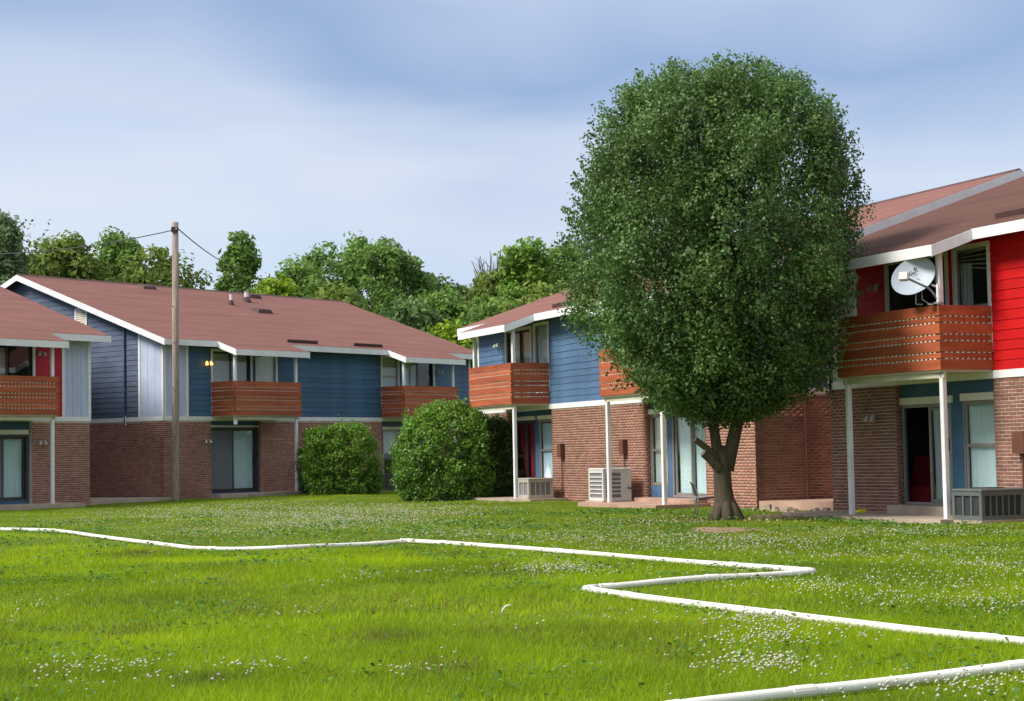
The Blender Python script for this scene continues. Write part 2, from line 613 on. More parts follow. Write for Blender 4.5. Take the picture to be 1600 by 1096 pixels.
def lap_front(root, x0, x1, z0, z1, m, y=0., pitch=.178, name='siding_wall'):
    """sheathing with individual lap boards"""
    if x0 > x1: x0, x1 = x1, x0
    wall = MB().box(x0, x1, y + .004, y + .12, z0, z1).build(name, MT['sheath'], root)
    n = max(1, round((z1 - z0) / pitch))
    h = (z1 - z0) / n
    me = None
    for k in range(n):
        if me is None:
            q = MB().hexa([(x0, y - .022, 0), (x1, y - .022, 0), (x1, y + .003, 0), (x0, y + .003, 0),
                           (x0, y - .007, h + .004), (x1, y - .007, h + .004), (x1, y + .003, h + .004), (x0, y + .003, h + .004)])
            me = q.mesh('siding_board', m)
        link('siding_board', me, wall, (0, R.uniform(-.002, .001), z0 + k * h))
    return wall


def vert_front(root, x0, x1, z0, z1, m, y=0., nb=3, trim='white'):
    if x0 > x1: x0, x1 = x1, x0
    wall = MB().box(x0, x1, y + .004, y + .12, z0, z1).build('siding_wall', MT['sheath'], root)
    w = (x1 - x0) / nb
    me = MB().box(.006, w - .006, y - .016, y + .003, z0, z1).mesh('vertical_board', m)
    for k in range(nb):
        link('vertical_board', me, wall, (x0 + k * w, 0, 0))
    return wall


def casing(mb, x0, x1, z0, z1, y, w, d=.03, sill=True):
    mb.box(x0, x0 + w, y - d, y + .02, z0, z1)
    mb.box(x1 - w, x1, y - d, y + .02, z0, z1)
    mb.box(x0 + w, x1 - w, y - d - .003, y + .02, z1 - w, z1)
    if sill: mb.box(x0 + w, x1 - w, y - d, y + .02, z0, z0 + w)


def curtain(x0, x1, z0, z1, y, m, name, parent, amp=.012, waves=9, billow=0.):
    n = 24
    V, F = [], []
    for j in range(5):
        t = j / 4
        for i in range(n + 1):
            u = i / n
            V.append((x0 + (x1 - x0) * u, y + amp * math.sin(u * waves * 2 * math.pi + .6 * math.sin(5 * t)) - billow * (1 - t) ** 2 * math.sin(math.pi * u), z0 + (z1 - z0) * t))
    for j in range(4):
        for i in range(n):
            a = j * (n + 1) + i
            F.append((a, a + 1, a + n + 2, a + n + 1))
    mb = MB()
    mb.add(V, F)
    return mb.build(name, m, parent, smooth=True)


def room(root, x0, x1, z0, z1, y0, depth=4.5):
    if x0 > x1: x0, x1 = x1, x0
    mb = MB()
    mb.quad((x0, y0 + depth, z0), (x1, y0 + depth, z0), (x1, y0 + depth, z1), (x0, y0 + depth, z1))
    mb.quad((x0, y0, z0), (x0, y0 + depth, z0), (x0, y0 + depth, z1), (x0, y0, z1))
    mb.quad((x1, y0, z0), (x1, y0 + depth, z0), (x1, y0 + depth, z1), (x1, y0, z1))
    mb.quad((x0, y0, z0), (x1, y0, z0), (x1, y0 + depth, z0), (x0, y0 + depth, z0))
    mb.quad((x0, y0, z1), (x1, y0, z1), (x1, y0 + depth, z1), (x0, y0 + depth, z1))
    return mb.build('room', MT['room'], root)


def window(root, x0, x1, z0, z1, y, cas='white', cw=.085, frame='alu', mid=.45, blinds=(), pane=True):
    """blinds: (t0,t1,mat,name[,billow]) vertical fractions of the opening"""
    if x0 > x1: x0, x1 = x1, x0
    mb = MB()
    if cas:
        casing(mb, x0, x1, z0, z1, y, cw)
        o = mb.build('window', MT[cas], root)
        a0, a1, c0, c1 = x0 + cw, x1 - cw, z0 + cw, z1 - cw
    else:
        casing(mb, x0, x1, z0, z1, y, .03, .012)
        o = mb.build('window', MT[frame], root)
        a0, a1, c0, c1 = x0 + .03, x1 - .03, z0 + .03, z1 - .03
    s = MB()
    casing(s, a0 + .002, a1 - .002, c0 + .002, c1 - .002, y + .022, .045, .010)
    zm = c0 + (c1 - c0) * mid
    s.box(a0 + .047, a1 - .047, y + .006, y + .040, zm - .03, zm + .03)
    s.build('sash', MT[frame], o)
    if pane:
        p1 = MB().box(a0 + .047, a1 - .047, y + .026, y + .030, c0 + .047, zm - .031)
        p1.build('pane', MT['glass'], o)
        p2 = MB().box(a0 + .047, a1 - .047, y + .026, y + .030, zm + .031, c1 - .047)
        p2.build('pane', MT['glass'], o)
    for b in blinds:
        curtain(a0 + .03, a1 - .03, c0 + (c1 - c0) * b[0], c0 + (c1 - c0) * b[1], y + .085, MT[b[2]], b[3], o, amp=.006, waves=7,
                billow=b[4] if len(b) > 4 else 0)
    return o


def sliding_door(root, x0, x1, z0, z1, y, cas=None, frame='bronze', left=None, rightp=None, open_left=False, handle=True, cw=.085):
    if x0 > x1: x0, x1 = x1, x0
    mb = MB()
    if cas:
        casing(mb, x0, x1, z0, z1, y, cw, sill=False)
        o = mb.build('sliding_door', MT[cas], root)
        a0, a1, c0, c1 = x0 + cw, x1 - cw, z0, z1 - cw
    else:
        casing(mb, x0, x1, z0, z1, y, .05, .012)
        o = mb.build('sliding_door', MT[frame], root)
        a0, a1, c0, c1 = x0 + .05, x1 - .05, z0 + .05, z1 - .05
    xm = (a0 + a1) / 2
    for k, (p0, p1, con) in enumerate(((a0 + .002, xm + .03, left), (xm - .03, a1 - .002, rightp))):
        yy = y + .025 + (.03 if k == 0 else .062)
        if open_left and k == 0: continue
        q = MB()
        casing(q, p0, p1, c0 + .002, c1 - .002, yy, .055, .012)
        d = q.build('door_panel', MT[frame], o)
        if con and con[0] == 'screen':
            MB().box(p0 + .055, p1 - .055, yy + .001, yy + .005, c0 + .057, c1 - .057).build('screen', MT['screen'], o)
        else:
            MB().box(p0 + .055, p1 - .055, yy + .001, yy + .005, c0 + .057, c1 - .057).build('pane', MT['glass'], o)
            if con:
                curtain(p0 + .03, p1 - .03, c0 + .03, c0 + (c1 - c0) * con[2], yy + .09, MT[con[0]], con[1], o, amp=.014, waves=8)
    if handle:
        MB().box(a1 - .12, a1 - .09, y + .01, y + .05, c0 + 1.0, c0 + 1.22).build('handle', MT['black'], o)
    return o


def wall_lamp(root, x, z, y=-.02, lit=False):
    o = MB().tube([(x, y + .01, z), (x, y - .03, z)], .055, 10).build('wall_lamp', MT['metal'], root)
    for dx in (-.09, .09):
        MB().tube([(x, y - .03, z), (x + dx * .6, y - .09, z + .02), (x + dx, y - .11, z + .0)], .012, 6).build('lamp_arm', MT['metal'], o)
        MB().tube([(x + dx, y - .11, z + .02), (x + dx * 1.1, y - .13, z - .04), (x + dx * 1.2, y - .15, z - .10)], [.02, .045, .055], 10).build(
            'lamp_bulb', MT['lit'] if lit else MT['bulb'], o)
    return o


def diverter(root, x0, x1, y):
    z = roof_z(y)
    q = MB().hexa([(x0, y, z - .01), (x1, y, z - .01), (x1, y + .05, z + .005), (x0, y + .05, z + .005),
                   (x0, y - .03, z + .10), (x1, y - .03, z + .10), (x1, y + .0, z + .12), (x0, y + .0, z + .12)])
    return q.build('rain_diverter', MT['darkbrown'], root)


def roof_box_vent(root, x, y, w=.55, d=.5, h=.16):
    za, zb = roof_z(y - d / 2), roof_z(y + d / 2)
    q = MB().hexa([(x - w / 2, y - d / 2, za - .01), (x + w / 2, y - d / 2, za - .01), (x + w / 2, y + d / 2, zb - .01), (x - w / 2, y + d / 2, zb - .01),
                   (x - w / 2 + .08, y - d / 2 + .05, za + h), (x + w / 2 - .08, y - d / 2 + .05, za + h), (x + w / 2 - .1, y + d / 2 - .05, zb + .06), (x - w / 2 + .1, y + d / 2 - .05, zb + .06)])
    return q.build('roof_vent', MT['darkbrown'], root)


def pipe_vent(root, x, y, h, r):
    z = roof_z(y)
    o = MB().tube([(x, y, z - .03), (x, y, z + .16), (x, y, z + .17)], [r * 2.6, r * 1.5, r * 1.1], 10).build('vent_pipe', MT['darkbrown'], root)
    MB().tube([(x, y, z + .165), (x, y, z + h)], r, 10).build('pipe_stack', MT['white'], o)
    MB().tube([(x, y, z + h), (x, y, z + h + .03)], r * 1.2, 10).build('pipe_cap', MT['metal'], o)
    return o


def make_roof(root, L, exts, m, left_gable, right_gable):
    """front/back slopes, extensions over the balconies, fascias and rakes"""
    TH = .09
    x0, x1 = -OG, L + OG
    zr = roof_z(HD)
    mb = MB()

    def slab(xa, xb, ya, yb):
        za, zb = roof_z(ya), roof_z(yb)
        mb.hexa([(xa, ya, za - TH), (xb, ya, za - TH), (xb, yb, zb - TH), (xa, yb, zb - TH),
                 (xa, ya, za), (xb, ya, za), (xb, yb, zb), (xa, yb, zb)])
    slab(x0, x1, -OE, HD)
    slab(x0, x1, HD, 2 * HD + OE)
    for a, b in exts:
        slab(a, b, YL, -OE + .0)
    ro = mb.build('roof', m, root)
    # ridge cap
    q = MB()
    q.hexa([(x0, HD - .14, zr - .045), (x1, HD - .14, zr - .045), (x1, HD + .14, zr - .045), (x0, HD + .14, zr - .045),
            (x0, HD - .02, zr + .03), (x1, HD - .02, zr + .03), (x1, HD + .02, zr + .03), (x0, HD + .02, zr + .03)])
    q.build('ridge_cap', MT['darkbrown'], ro)
    # eave fascias (front), with gaps where the extensions continue
    FH = .20
    def fas(*a):
        MB().box(*a).build('eave_fascia', MT['white'], ro)
    segs = []
    cur = x0
    for a, b in sorted(exts):
        segs.append((cur, a))
        cur = b
    segs.append((cur, x1))
    for a, b in segs:
        if b - a > .02:
            fas(a, b, -OE - .028, -OE - .002, ZE - FH - .012, ZE - .012)
    zl = roof_z(YL)
    for a, b in exts:
        fas(a, b, YL - .028, YL - .002, zl - FH - .012, zl - .012)
    # rakes
    def rake(xa, xb, ya, yb, h=.22):
        za, zb = roof_z(ya), roof_z(yb)
        rk = MB().hexa([(xa, ya, za - h), (xb, ya, za - h), (xb, yb, zb - h), (xa, yb, zb - h),
                 (xa, ya, za - .012), (xb, ya, za - .012), (xb, yb, zb - .012), (xa, yb, zb - .012)])
        rk.build('rake_board', MT['white'], ro)
    if left_gable:
        rake(x0 - .028, x0 - .002, -OE - .028, HD)
        rake(x0 - .028, x0 - .002, HD, 2 * HD + OE)
    if right_gable:
        rake(x1 + .002, x1 + .028, -OE - .028, HD)
        rake(x1 + .002, x1 + .028, HD, 2 * HD + OE)
    for a, b in exts:
        if a > x0 + .02: rake(a - .028, a - .002, YL - .028, -OE - .03)
        if b < x1 - .02: rake(b + .002, b + .028, YL - .028, -OE - .03)
    # soffit sheets
    sf = MB()

    def under(xa, xb, ya, yb):
        sf.quad((xa, ya, roof_z(ya) - TH - .012), (xb, ya, roof_z(ya) - TH - .012), (xb, yb, roof_z(yb) - TH - .012), (xa, yb, roof_z(yb) - TH - .012))
    under(x0, x1, -OE, -.03)
    under(x0, -.03, 0, HD)
    under(L + .03, x1, 0, HD)
    for a, b in exts: under(a, b, YL, -OE)
    sf.build('soffit', MT['soffit'], ro)
    return ro


def balcony(root, X0, X1, slat='cedar'):
    """X0<X1 local; rail boards on the front and both ends"""
    deck = MB().box(X0 + .035, X1 - .035, -BP + .035, -.035, HT - .02, HT + .075)
    deck.box(X0 + .04, X1 - .04, -BP + .10, -BP + .14, HT - .13, HT - .022)
    d = deck.build('balcony', MT['deck'], root)
    k = (ZRT - ZRB) / sum((.183 * 4, .088 * 3, .026 * 6))
    hs = [.183, .026, .088, .026, .183, .026, .088, .026, .183, .026, .088, .026, .183]
    z = ZRT
    m = MT[slat]
    for i, h in enumerate(hs):
        h *= k
        if i % 2 == 0:
            inset = .0 if h > .12 else .008
            for which in range(3):
                q = MB()
                if which == 0: q.box(X0, X1, -BP + inset, -BP + .03, z - h, z)
                elif which == 1: q.box(X0 + inset, X0 + .03, -BP + .032, -.024, z - h, z)
                else: q.box(X1 - inset, X1 - .03, -BP + .032, -.024, z - h, z)
                q.build('rail_board', m, d)
        z -= h
    pk = MB()
    x = X0 + .10
    while x < X1 - .08:
        pk.box(x, x + .055, -BP + .014, -BP + .07, ZRB + .02, ZRT - .03)
        x += .125
    y = -BP + .12
    while y < -.1:
        pk.box(X0 + .014, X0 + .07, y, y + .055, ZRB + .02, ZRT - .03)
        pk.box(X1 - .014, X1 - .07, y, y + .055, ZRB + .02, ZRT - .03)
        y += .125
    pk.build('picket', MT['picket'], d, kind='stuff')
    return d


def post(root, x, y, z0, z1, w=.10):
    return MB().bevbox(x - w / 2, x + w / 2, y - w / 2, y + w / 2, z0, z1, .012).build('porch_post', MT['white'], root)


def trim(root, x0, x1, z0, z1, y=-.034, d=.034, m='white'):
    return MB().box(x0, x1, y, y + d - .001, z0, z1).build('trim_board', MT[m], root)


def downspout(root, pts, r=.035, m='navy'):
    return MB().tube(pts, r, 8).build('downspout', MT[m], root)


def gable_wall(root, x, sgn, L2, m, vert_to=0., brick_m=None, singles=None, brick_y1=None):
    """end wall at local x, facing sgn; y 0..L2"""
    zb = -.22
    brick_wall(root, 'y', .002, brick_y1 or L2, zb, HB, x, sgn, brick_m, singles=singles)
    # upper sheathing as a pentagon prism
    mb = MB()
    a, b = x - sgn * .004, x - sgn * .12
    for xx in (a, b):
        mb.add([(xx, 0.125, HT), (xx, L2, HT), (xx, L2, roof_z(L2) - .11), (xx, HD, roof_z(HD) - .11), (xx, 0.125, roof_z(.125) - .11)], [(0, 1, 2, 3, 4)])
    w = mb.build('gable_wall', MT['sheath'], root)
    pitch = .178
    z = HT
    while z < roof_z(HD) - .16:
        h = pitch
        zt = z + h
        # y-range where the roof is above this board's top
        def yr(zz):
            if zz <= roof_z(vert_to) - .10: return vert_to, L2 - 0
            d = (zz + .10 - ZE) / TP - OE
            return max(vert_to, d), min(L2, 2 * HD - d)
        y0b, y1b = yr(z)
        y0t, y1t = yr(zt)
        if y1t - y0t < .1: break
        o0, o1 = x + sgn * .022, x + sgn * .007
        q = MB().hexa([(x, y0b, z), (o0, y0b, z), (o0, y1b, z), (x, y1b, z), (x, y0t, zt + .004), (o1, y0t, zt + .004), (o1, y1t, zt + .004), (x, y1t, zt + .004)])
        q.build('siding_board', m, w)
        z = zt
    MB().box(x + sgn * .002, x + sgn * .034, -.034, L2, HB, HT).build('band_board', MT['white'], root)
    return w


GROUP_B = 'two-storey apartment buildings around the lawn'


def start_building(name, label, X, Y, Z, a):
    o = empty(name, (X, Y, Z), a)
    return tag(o, label, 'apartment building', GROUP_B)


def shell(root, L, floor=True):
    """party walls, back wall and the floor plate: what the front does not show"""
    b = MB()
    b.box(.24, L - .24, 2 * HD - .2, 2 * HD, -.2, 5.3)
    b.build('back_wall', MT['navy'], root)
    MB().box(.02, L - .02, .15, 2 * HD - .21, HB - .0, HT + .02).build('floor_plate', MT['soffit'], root)


def recess(root, X0, X1, openings, m, ydepth=.15):
    """painted panel wall set back under the balcony; openings [(x0,x1,z0,z1)]"""
    if X0 > X1: X0, X1 = X1, X0
    ops = sorted([(min(o[0], o[1]), max(o[0], o[1]), o[2], o[3]) for o in openings])
    mb = MB()
    cur = X0
    for a, b, c, d in ops:
        mb.box(cur, a, ydepth, ydepth + .1, -.1, HB)
        mb.box(a, b, ydepth, ydepth + .1, d, HB)
        if c > -.05: mb.box(a, b, ydepth, ydepth + .1, -.1, c)
        cur = b
    mb.box(cur, X1, ydepth, ydepth + .1, -.1, HB)
    return mb.build('recess_panel', m, root)


def header(root, x0, x1, z0, z1, y):
    return MB().box(x0, x1, y - .045, y - .002, z0, z1).build('door_header', MT['cream'], root)


# upper opening heights
DZ0, DZ1, WZ0, WZ1 = 2.76, 5.02, 3.02, 5.07


def upper_unit(root, f, m, corner='vert', cornerm=None, w1=2.06, left=None, rightp=None, blinds=(), swap=False, lamp=None, lit=False, wmid=.45, joint=False):
    """f maps unit x (from its outer corner) to building x"""
    top = 5.40
    wdw = w1 + WDW
    if corner == 'vert':
        vert_front(root, f(.0), f(1.02), HT, top, cornerm, nb=3)
        lap_front(root, f(1.02), f(w1), HT, top, m)
        trim(root, *sorted((f(.97), f(1.07))), HT, top)
    else:
        lap_front(root, f(0), f(1.0), HT, top, m)
        lap_front(root, f(1.012), f(w1), HT, top, m)
    trim(root, *sorted((f(-.034), f(.07))), HT, top)
    d0, d1, q0, q1 = w1, w1 + 1.96, w1 + 2.10, wdw
    # wall pieces round the openings
    mb = MB()
    for a, b, c, e in ((d1, q0, HT, top), (d0, d1, DZ1, top), (q0, q1, WZ1, top), (q0, q1, HT, WZ0)):
        xa, xb = sorted((f(a), f(b)))
        mb.box(xa, xb, .0, .12, c, e)
    mb.build('opening_surround', m, root)
    sliding_door(root, f(d0), f(d1), DZ0, DZ1, .0, cas='white', left=left, rightp=rightp)
    window(root, f(q0), f(q1), WZ0, WZ1, .0, blinds=blinds, mid=wmid)
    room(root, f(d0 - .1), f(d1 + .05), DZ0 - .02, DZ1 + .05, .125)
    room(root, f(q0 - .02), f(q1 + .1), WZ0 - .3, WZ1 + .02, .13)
    balcony(root, *sorted((f(w1), f(wdw))))
    if lamp: wall_lamp(root, f(lamp[0]), lamp[1], lit=lit)


PY = -BP + .15
PZ = roof_z(PY) - .10

# ---------- building with red panel at the left edge
A = start_building('apartment_building', 'apartment building at far left with a crimson panel beside its balcony and no gable showing', -13.5067, 55.2292, CAMZ - 1.2739, .8886)
LA = 16.2
fA = lambda x: -x
shell_root = A
# its local origin is its right corner, so it spans x from -LA to 0
def shifted(root, L):
    r = empty('building_shell')
    return r
MB().box(-LA + .24, -.24, 2 * HD - .2, 2 * HD, -.2, 5.3).build('back_wall', MT['navy'], A)
MB().box(-LA + .02, -.02, .15, 2 * HD - .21, HB, HT + .02).build('floor_plate', MT['soffit'], A)


def roof_at(root, L, exts, m, lg, rg, dx):
    ro = make_roof(root, L, exts, m, lg, rg)
    ro.location = (dx, 0, 0)
    return ro


upper_unit(A, fA, MT['maroon'], 'vert', MT['pale'], lamp=(1.90, 4.66),
           left=('blindgrey', 'blind', .93), rightp=None, blinds=((.4, 1, 'blindgrey', 'blind'),))
lap_front(A, -LA + .1, -(2.06 + WDW), HT, 5.40, MT['navy'])
roof_at(A, LA, [(LA - (2.06 + WDW + DL), LA - (2.06 - DL))], MT['roof'], True, True, -LA)
brick_wall(A, 'x', -2.17, -.0, -.22, HB, 0., -1, MT['brick'])
brick_wall(A, 'x', -LA, -5.25, -.22, HB, 0., -1, MT['brick'])
recess(A, -5.25, -2.17, [(-3.95, -2.24, .10, 2.10), (-5.1, -4.2, .4, 2.1)], MT['navy'])
sliding_door(A, -3.95, -2.24, .10, 2.10, .15, left=('screen',), rightp=('blind', 'blind', .97))
window(A, -5.1, -4.2, .4, 2.1, .15, cas=None)
header(A, -3.97, -2.22, 2.13, 2.27, .15)
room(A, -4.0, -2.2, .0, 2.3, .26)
MB().box(-LA, 0, -.034, -.002, HB, HT).build('band_board', MT['white'], A)
for xx in (-2.06 - .14, -2.06 - WDW + .14): post(A, xx, PY, -.02, PZ)
wall_lamp(A, -1.88, 1.9)
gable_wall(A, 0., 1, 2 * HD, MT['navy'], 0., MT['brick'])
MB().box(-4.2, -3.4, -1.3, -.3, -.05, .08)

# ---------- long navy building
B = start_building('apartment_building', 'long navy apartment building behind the utility pole with pale blue boards at its corner', -11.7174, 58.0847, CAMZ - 1.2245, .9063)
LB = 16.146
shell(B, LB)
fB = lambda x: x
gB = lambda x: LB - x
upper_unit(B, fB, MT['navy'], 'vert', MT['pale'], w1=2.10, lamp=(1.90, 4.55), lit=True,
           left=('blindgrey', 'blind', .97), rightp=('blindgrey', 'blind', .97), blinds=((.0, 1, 'blindbeige', 'blind'),), wmid=.42)
upper_unit(B, gB, MT['blue'], 'lap', None, w1=2.20, lamp=(2.02, 4.55),
           left=('blind', 'blind', .97), rightp=None, blinds=((.55, 1, 'blindbeige', 'blind'), (.2, .55, 'sheer', 'blind')), wmid=.62)
lap_front(B, 2.10 + WDW, LB - 2.20 - WDW, HT, 5.40, MT['navy'])
make_roof(B, LB, [(2.10 - DL, 2.10 + WDW + DL), (LB - 2.20 - WDW - DL, LB - 2.20 + DL)], MT['roof'], True, True)
brick_wall(B, 'x', 0, 2.10, -.22, HB, 0., -1, MT['brick'])
brick_wall(B, 'x', 4.45, LB - 5.35, -.22, HB, 0., -1, MT['brick'])
brick_wall(B, 'x', LB - 2.2, LB, -.22, HB, 0., -1, MT['brick'])
recess(B, 2.10, 4.45, [(2.14, 4.42, .06, 2.30)], MT['navy'])
sliding_door(B, 2.14, 4.42, .06, 2.30, .15, left=('screen',), rightp=('blind', 'blind', .97))
header(B, 2.12, 4.44, 2.31, 2.37, .15)
room(B, 2.12, 4.44, .0, 2.4, .26)
xr0 = LB - 5.35
recess(B, xr0, LB - 2.2, [(11.0, 11.95, .42, 2.20), (12.25, 13.85, .05, 2.20)], MT['blue'])
window(B, 11.0, 11.95, .42, 2.20, .15, cas=None, mid=.5, blinds=((.5, 1, 'blindgrey', 'blind'),))
sliding_door(B, 12.25, 13.85, .05, 2.20, .15, frame='alu', left=('blind', 'blind', .98), rightp=('blind', 'blind', .98))
header(B, 10.98, 12.0, 2.215, 2.33, .15)
header(B, 12.22, 13.88, 2.215, 2.33, .15)
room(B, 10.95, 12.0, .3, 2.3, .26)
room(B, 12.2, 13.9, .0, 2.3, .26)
MB().box(-.034, LB + .034, -.034, -.002, HB, HT).build('band_board', MT['white'], B)
for xx in (2.10 + WDW - .14, LB - 2.20 - WDW + .14, LB - 2.20 - .14): post(B, xx, PY, -.04, PZ)
post(B, 2.24, PY, HT - .3, PZ)
MT['navygrey'] = mat('sunlit_navy_paint', (.090, .118, .180), .65, .2, 1.2, (1, 1, 3), rnd=.12)  # sun on the gable end put into a lighter, greyer navy
gable_wall(B, 0., -1, 2 * HD, MT['navygrey'], 1.2, MT['brick'])
# boards wrapping round the corner onto the gable end
wv = MB().box(.003, .12, .002, 1.2, HT, 5.40).build('siding_wall', MT['sheath'], B)
for k in range(3):
    y0_, y1_ = .05 + k * .375, .05 + k * .375 + .363
    MB().hexa([(-.016, y0_, HT), (.002, y0_, HT), (.002, y1_, HT), (-.016, y1_, HT),
               (-.016, y0_, roof_z(y0_) - .10), (.002, y0_, roof_z(y0_) - .10), (.002, y1_, roof_z(y1_) - .10), (-.016, y1_, roof_z(y1_) - .10)]).build('vertical_board', MT['pale'], wv)
MB().box(-.034, -.002, 1.17, 1.26, HT, roof_z(1.17) - .12).build('trim_board', MT['white'], B)
MB().box(-.034, -.002, -.034, .06, HT, 5.38).build('trim_board', MT['white'], B)
# small gable vent window
gw = MB()
for (ya, yb, za, zb_) in ((3.98, 4.06, 5.75, 6.60), (4.58, 4.66, 5.75, 6.60), (4.06, 4.58, 6.52, 6.60), (4.06, 4.58, 5.75, 5.83)):
    gw.box(-.05, -.003, ya, yb, za, zb_)
gv = gw.build('gable_vent', MT['white'], B)
for k in range(9):
    MB().hexa([(-.045, 4.061, 5.84 + k * .075), (-.024, 4.061, 5.87 + k * .075), (-.024, 4.579, 5.87 + k * .075), (-.045, 4.579, 5.84 + k * .075),
               (-.045, 4.061, 5.85 + k * .075), (-.024, 4.061, 5.905 + k * .075), (-.024, 4.579, 5.905 + k * .075), (-.045, 4.579, 5.85 + k * .075)]).build('louvre', MT['blindbeige'], gv)
downspout(B, [(-.06, 1.95, 5.75), (-.06, 1.95, 2.4)], .035, 'navy')
MB().box(-.07, -.035, 1.90, 2.0, 2.40, 2.72).build('spout_strap', MT['white'], B)
wall_lamp(B, 1.84, 1.86)
pipe_vent(B, 7.91, 5.24, .40, .055)
pipe_vent(B, 9.46, 6.02, .38, .085)
roof_box_vent(B, 10.6, 6.9, .7, .5)
roof_box_vent(B, 8.71, 4.39, .8, .55)
roof_box_vent(B, 5.21, 7.05, .7, .5, .12)
diverter(B, 5.6, 7.13, -.22)
diverter(B, 9.08, 10.65, -.22)

# ---------- blue building behind the tree
Cb = start_building('apartment_building', 'blue apartment building partly hidden by the big leafy tree, maroon curtains at its ground floor', -1.0448, 54.5475, CAMZ - 1.2939, -1.1588)
LC = 16.35
shell(Cb, LC)
gC = lambda x: LC - x
upper_unit(Cb, fB, MT['blue'], 'lap', None, w1=2.12, lamp=(1.75, 4.62),
           left=('blindbeige', 'curtain', .97), rightp=('blindbeige', 'curtain', .97), blinds=((.0, 1, 'sheer', 'curtain'),), wmid=.40)
upper_unit(Cb, gC, MT['blue'], 'vert', MT['pale'], w1=2.24,
           left=('blindgrey', 'blind', .97), rightp=None, blinds=((.3, 1, 'blindgrey', 'blind'),))
lap_front(Cb, 2.12 + WDW, LC - 2.24 - WDW, HT, 5.40, MT['blue'])
make_roof(Cb, LC, [(2.12 - DL, 2.12 + WDW + DL), (LC - 2.24 - WDW - DL, LC - 2.24 + DL)], MT['roof'], True, True)
brick_wall(Cb, 'x', 0, 2.25, -.2, HB, 0., -1, MT['brick_sunlit'])
brick_wall(Cb, 'x', 5.36, 11.0, -.2, HB, 0., -1, MT['brick_sunlit'])
brick_wall(Cb, 'x', 14.12, LC, -.2, HB, 0., -1, MT['brick_sunlit'])
recess(Cb, 2.25, 5.36, [(2.35, 3.85, .12, 2.24), (4.15, 5.15, .40, 2.24)], MT['navy'])
sliding_door(Cb, 2.35, 3.85, .12, 2.24, .15, frame='bronze', left=('redcurtain', 'curtain', .99), rightp=('redcurtain', 'curtain', .99))
window(Cb, 4.15, 5.15, .40, 2.24, .15, cas=None, mid=.52, blinds=((0, .96, 'silver', 'curtain', .10),))
header(Cb, 2.28, 3.9, 2.255, 2.37, .15)
header(Cb, 4.1, 5.2, 2.255, 2.37, .15)
room(Cb, 2.3, 3.9, .05, 2.3, .26)
room(Cb, 4.1, 5.2, .3, 2.3, .26)
recess(Cb, 11.0, 14.12, [(11.05, 11.95, .40, 2.20), (12.2, 13.9, .12, 2.20)], MT['blue'])
window(Cb, 11.05, 11.95, .40, 2.20, .15, cas=None, mid=.5, blinds=((.5, 1, 'blindbeige', 'blind'), (0, .5, 'blindgrey', 'blind')))
sliding_door(Cb, 12.2, 13.9, .12, 2.20, .15, frame='alu', left=('blind', 'curtain', .99), rightp=('blind', 'curtain', .99))
header(Cb, 11.0, 12.0, 2.215, 2.34, .15)
header(Cb, 12.12, 14.0, 2.215, 2.34, .15)
room(Cb, 11.02, 12.0, .3, 2.3, .26)
room(Cb, 12.1, 14.0, .05, 2.3, .26)
MB().box(11.02, 14.1, -.35, .14, -.1, .10).build('door_step', MT['concpink'], Cb)
MB().box(-.034, LC + .034, -.034, -.002, HB, HT).build('band_board', MT['white'], Cb)
for xx in (2.12 + .14, 2.12 + WDW - .14, LC - 2.24 - WDW + .14, LC - 2.24 - .14): post(Cb, xx, PY, -.02, PZ)
gable_wall(Cb, LC, 1, 2 * HD, MT['navy'], 0., MT['brick'], singles=lambda u, z: u < 1.75)
downspout(Cb, [(LC + .05, 1.35, 2.5), (LC + .05, 1.35, .05)], .03, 'meter')
for xx, zz in ((6.1, 1.34), (9.94, 1.40)):
    mbx = MB().bevbox(xx - .11, xx + .11, -.16, -.014, zz - .2, zz + .2, .015).build('meter_box', MT['meter'], Cb)
    MB().tube([(xx, -.06, zz - .2), (xx, -.06, .05)], .018, 8).build('conduit', MT['meter'], mbx)
diverter(Cb, 6.0, 7.9, -.2)

# ---------- red building at the right
D = start_building('apartment_building', 'apartment building with bright red siding and a satellite dish fixed at its balcony corner', 6.6781, 36.4449, CAMZ - 1.3291, -1.1423)
LD = 16.2
shell(D, LD)
upper_unit(D, fB, MT['red'], 'vert', MT['paleD'], w1=2.02, lamp=(1.80, 4.55),
           left=None, rightp=None, blinds=(), wmid=.42)
lap_front(D, 2.02 + WDW, LD - .1, HT, 5.40, MT['red'])
make_roof(D, LD, [(2.02 - DL, 2.02 + WDW + DL)], MT['roofD'], True, True)
brick_wall(D, 'x', 0, 2.20, -.25, HB, 0., -1, MT['brick'], singles=lambda u, z: u > 1.55)
brick_wall(D, 'x', 5.15, 7.2, -.25, HB, 0., -1, MT['brick'], singles=lambda u, z: u < 6.2 and z > -.05)
brick_wall(D, 'x', 7.2, LD, -.25, HB, 0., -1, MT['brick'])
recess(D, 2.20, 5.15, [(2.23, 3.74, .17, 2.12), (4.10, 5.12, .42, 2.14)], MT['navy'])
sliding_door(D, 2.23, 3.74, .17, 2.12, .15, frame='alu', open_left=True, rightp=('sheer', 'curtain', .97))
window(D, 4.10, 5.12, .42, 2.14, .15, cas=None, mid=.52, blinds=((0, 1, 'blind', 'blind'),))
header(D, 2.21, 3.80, 2.13, 2.27, .15)
header(D, 4.06, 5.14, 2.15, 2.29, .15)
room(D, .3, 3.78, .05, 2.2, .26)
room(D, 4.05, 5.13, .3, 2.25, .26)
MB().box(2.21, 3.95, -.28, .14, -.1, .165).build('door_step', MT['concrete'], D)
MB().box(-.034, LD + .034, -.034, -.002, HB, HT).build('band_board', MT['white'], D)
